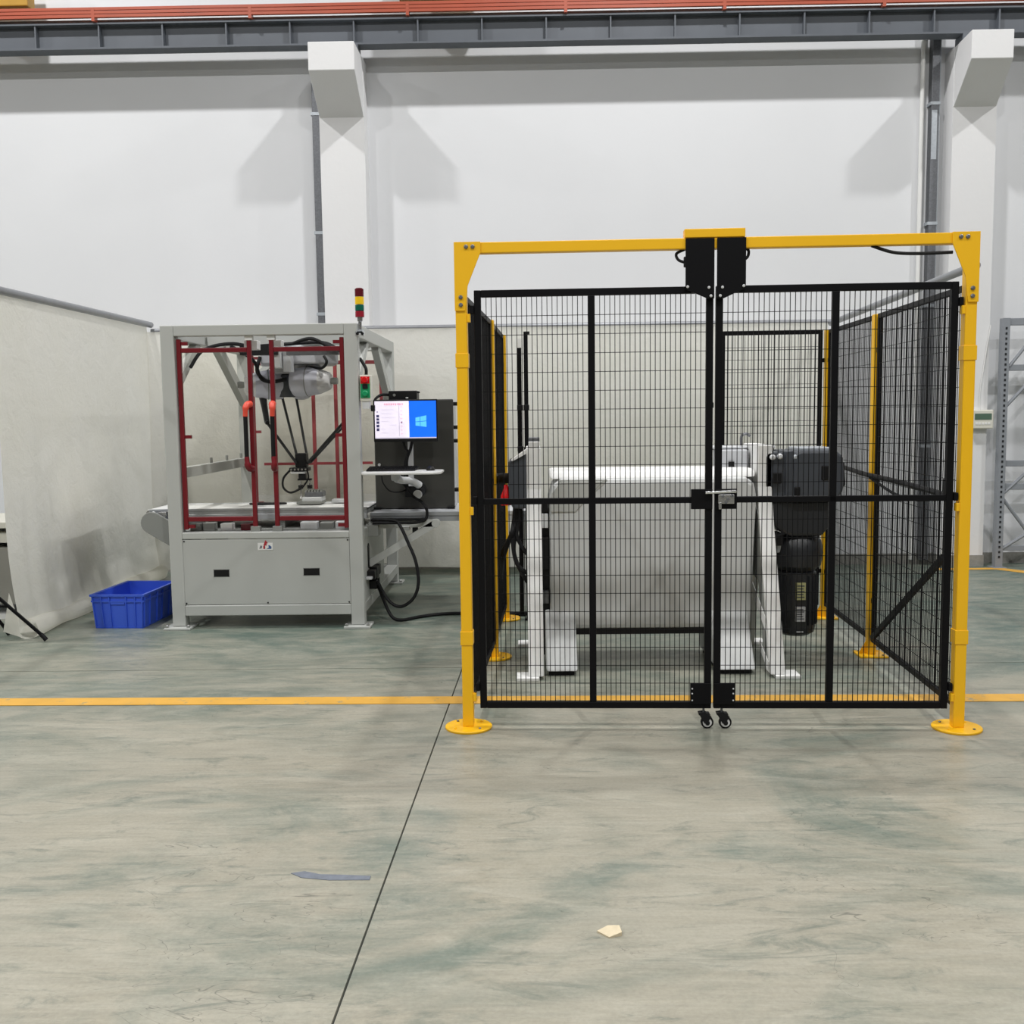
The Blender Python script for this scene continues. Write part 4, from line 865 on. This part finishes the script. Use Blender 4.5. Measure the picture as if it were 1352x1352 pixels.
# ---- right-angle gearmotor
gm = thing('gearmotor', (1.74, 6.6, .14), 'charcoal right-angle gearmotor hanging on the right leg of the positioner', 'motor')
MB().prism([(1.49, 1.02), (1.49, 1.31), (1.51, 1.335), (1.60, 1.335), (1.64, 1.30), (1.64, 1.02)], 6.42, 6.72, 'y').build('flange_housing', GEAR, gm, bevel=.008)
MB().prism([(1.615, 1.035), (1.615, 1.34), (1.665, 1.345), (1.665, 1.035)], 6.40, 6.74, 'y').build('flange_ring', GEAR, gm, bevel=.006)
MB().prism([(1.66, 1.03), (1.66, 1.325), (1.70, 1.345), (1.92, 1.345), (1.965, 1.31), (1.975, 1.20), (1.97, 1.09), (1.93, 1.03)], 6.38, 6.76, 'y').build('gear_case', GEAR, gm, bevel=.018)
MB().prism([(1.97, 1.28), (2.0, 1.26), (2.005, 1.12), (1.97, 1.08)], 6.46, 6.68, 'y').build('end_cover', MOTOR, gm, bevel=.006)
MB().prism([(1.70, 1.34), (1.92, 1.34), (1.92, 1.36), (1.70, 1.36)], 6.42, 6.7, 'y').build('case_lid', GALV_L, gm, bevel=.004)
for x, z in ((1.53, 1.305), (1.575, 1.31), (1.675, 1.305)): MB().lathe([(.018, 0), (.018, .012), (.01, .02)], (x, 6.40, z), (0, -1, 0), 10).build('case_bolt', ALU if x < 1.66 else GALV_L, gm)
for x0, x1, z0, z1 in ((1.53, 1.585, 1.14, 1.21), (1.83, 1.875, 1.16, 1.25), (1.665, 1.70, 1.06, 1.12)): MB().box(x0, x1, 6.372, 6.40, z0, z1).build('inspection_plug', BLACKP, gm, bevel=.006)
MB().prism([(1.51, 1.03), (1.53, .90), (1.60, .83), (1.66, .80), (1.86, .80), (1.90, .85), (1.905, 1.03)], 6.44, 6.74, 'y').build('lower_case', MOTOR, gm, bevel=.02)
MB().lathe([(.12, .80), (.155, .76), (.168, .68), (.155, .60), (.115, .565), (.10, .55)], (1.74, 6.6, 0), n=20).build('neck_housing', MOTOR, gm, smooth=True)
MB().box(1.565, 1.62, 6.45, 6.6, .74, .82).build('terminal_box', BLACKP, gm, bevel=.008); MB().box(1.58, 1.62, 6.5, 6.56, .69, .74).build('pipe_fitting', GALV_L, gm, bevel=.006)
cable('hose', [(1.63, 6.46, .82), (1.57, 6.44, .80), (1.545, 6.44, .75), (1.56, 6.46, .71)], .012, None, parent=gm)
cable('hose', [(1.52, 6.5, .98), (1.50, 6.48, .9), (1.53, 6.47, .84), (1.56, 6.46, .80)], .014, None, m=GALV_L, parent=gm)
mb = MB().lathe([(.118, .565), (.13, .555), (.130, .20), (.122, .165), (.09, .145), (.0, .14)], (1.735, 6.6, 0), n=28).build('motor_body', MOTOR, gm, smooth=True)
for k in range(22):
    a = 2 * pi * k / 22
    if abs(a - 1.5 * pi) < .32: continue
    d = Vector((cos(a), sin(a), 0)); c = Vector((1.735, 6.6, 0))
    MB().bar(c + d * .134 + Vector((0, 0, .22)), c + d * .134 + Vector((0, 0, .54)), .004, .016, up=tuple(d)).build('cooling_fin', MOTOR, mb)
MB().box(1.705, 1.765, 6.455, 6.475, .39, .50).build('name_plate', LABEL_Y, mb); MB().box(1.705, 1.765, 6.455, 6.475, .25, .345).build('data_label', LABEL_S, mb)
for i in range(5): MB().box(1.711, 1.757 - .006 * (i % 3), 6.453, 6.456, .265 + i * .015, .271 + i * .015).build('print_line', GEAR, mb)
for i in range(5): MB().box(1.711, 1.757 - .006 * (i % 2), 6.453, 6.456, .405 + i * .018, .412 + i * .018).build('print_line', GEAR, mb)
MB().box(1.715, 1.757, 6.468, 6.49, .176, .184).build('print_line', LABEL_S, mb)
MB().box(1.845, 1.86, 6.55, 6.6, .38, .46).build('warning_tag', LABEL_Y, mb)

# ================================================================ RIGHT SIDE
rk = thing('storage_rack', (5.2, 10.2, 0), 'grey perforated storage rack frame cut off by the right edge', 'rack')
for x in (4.655, 5.75):
    u = MB().prism([(x, 10.16), (x + .07, 10.16), (x + .07, 10.235), (x + .055, 10.235), (x + .055, 10.175), (x + .015, 10.175), (x + .015, 10.235), (x, 10.235)], .006, 2.46, 'z').build('upright', RACK, rk)
    hb = MB()
    for k in range(46):
        z = .10 + k * .05; hb.box(x + .026, x + .044, 10.157, 10.161, z, z + .022)
    stuff(hb.build('slot_row', MOTOR, u)); MB().box(x - .03, x + .10, 10.12, 10.27, 0, .008).build('foot_plate', RACK, u)
for z, h in ((2.39, .07), (1.95, .06), (1.01, .06), (.78, .06), (.17, .05)):
    MB().box(4.725, 5.75, 10.18, 10.225, z, z + h).build('beam', RACK, rk, bevel=.004)
for p, q in (((4.74, 1.99), (5.05, 2.39)), ((4.72, 1.60), (5.05, 1.96)), ((4.70, .72), (5.0, 1.0)), ((4.70, .72), (5.1, .19)), ((4.73, .19), (5.1, .42))):
    MB().tube([(p[0], 10.19, p[1]), (q[0], 10.19, q[1])], .017, 8).build('diagonal_brace', RACK, rk, smooth=True)
dp = thing('wall_controller', (4.5, 10.2, 1.38), 'cream wall box with a small display on the right column', 'controller')
MB().box(4.405, 4.618, 10.21, 10.279, 1.385, 1.572).build('case', CREAM, dp, bevel=.01); MB().box(4.43, 4.595, 10.207, 10.212, 1.475, 1.535).build('display', LCD, dp)
for i in range(5): MB().box(4.44 + i * .03, 4.462 + i * .03, 10.206, 10.212, 1.425, 1.447).build('button', WHITE_P, dp, bevel=.002)
MB().tube(spline([(4.50, 10.272, 1.57), (4.50, 10.272, 1.75), (4.53, 10.272, 2.0), (4.585, 10.272, 2.4)], 5), .005, 6).build('thin_cord', WHITE_P, dp, smooth=True)
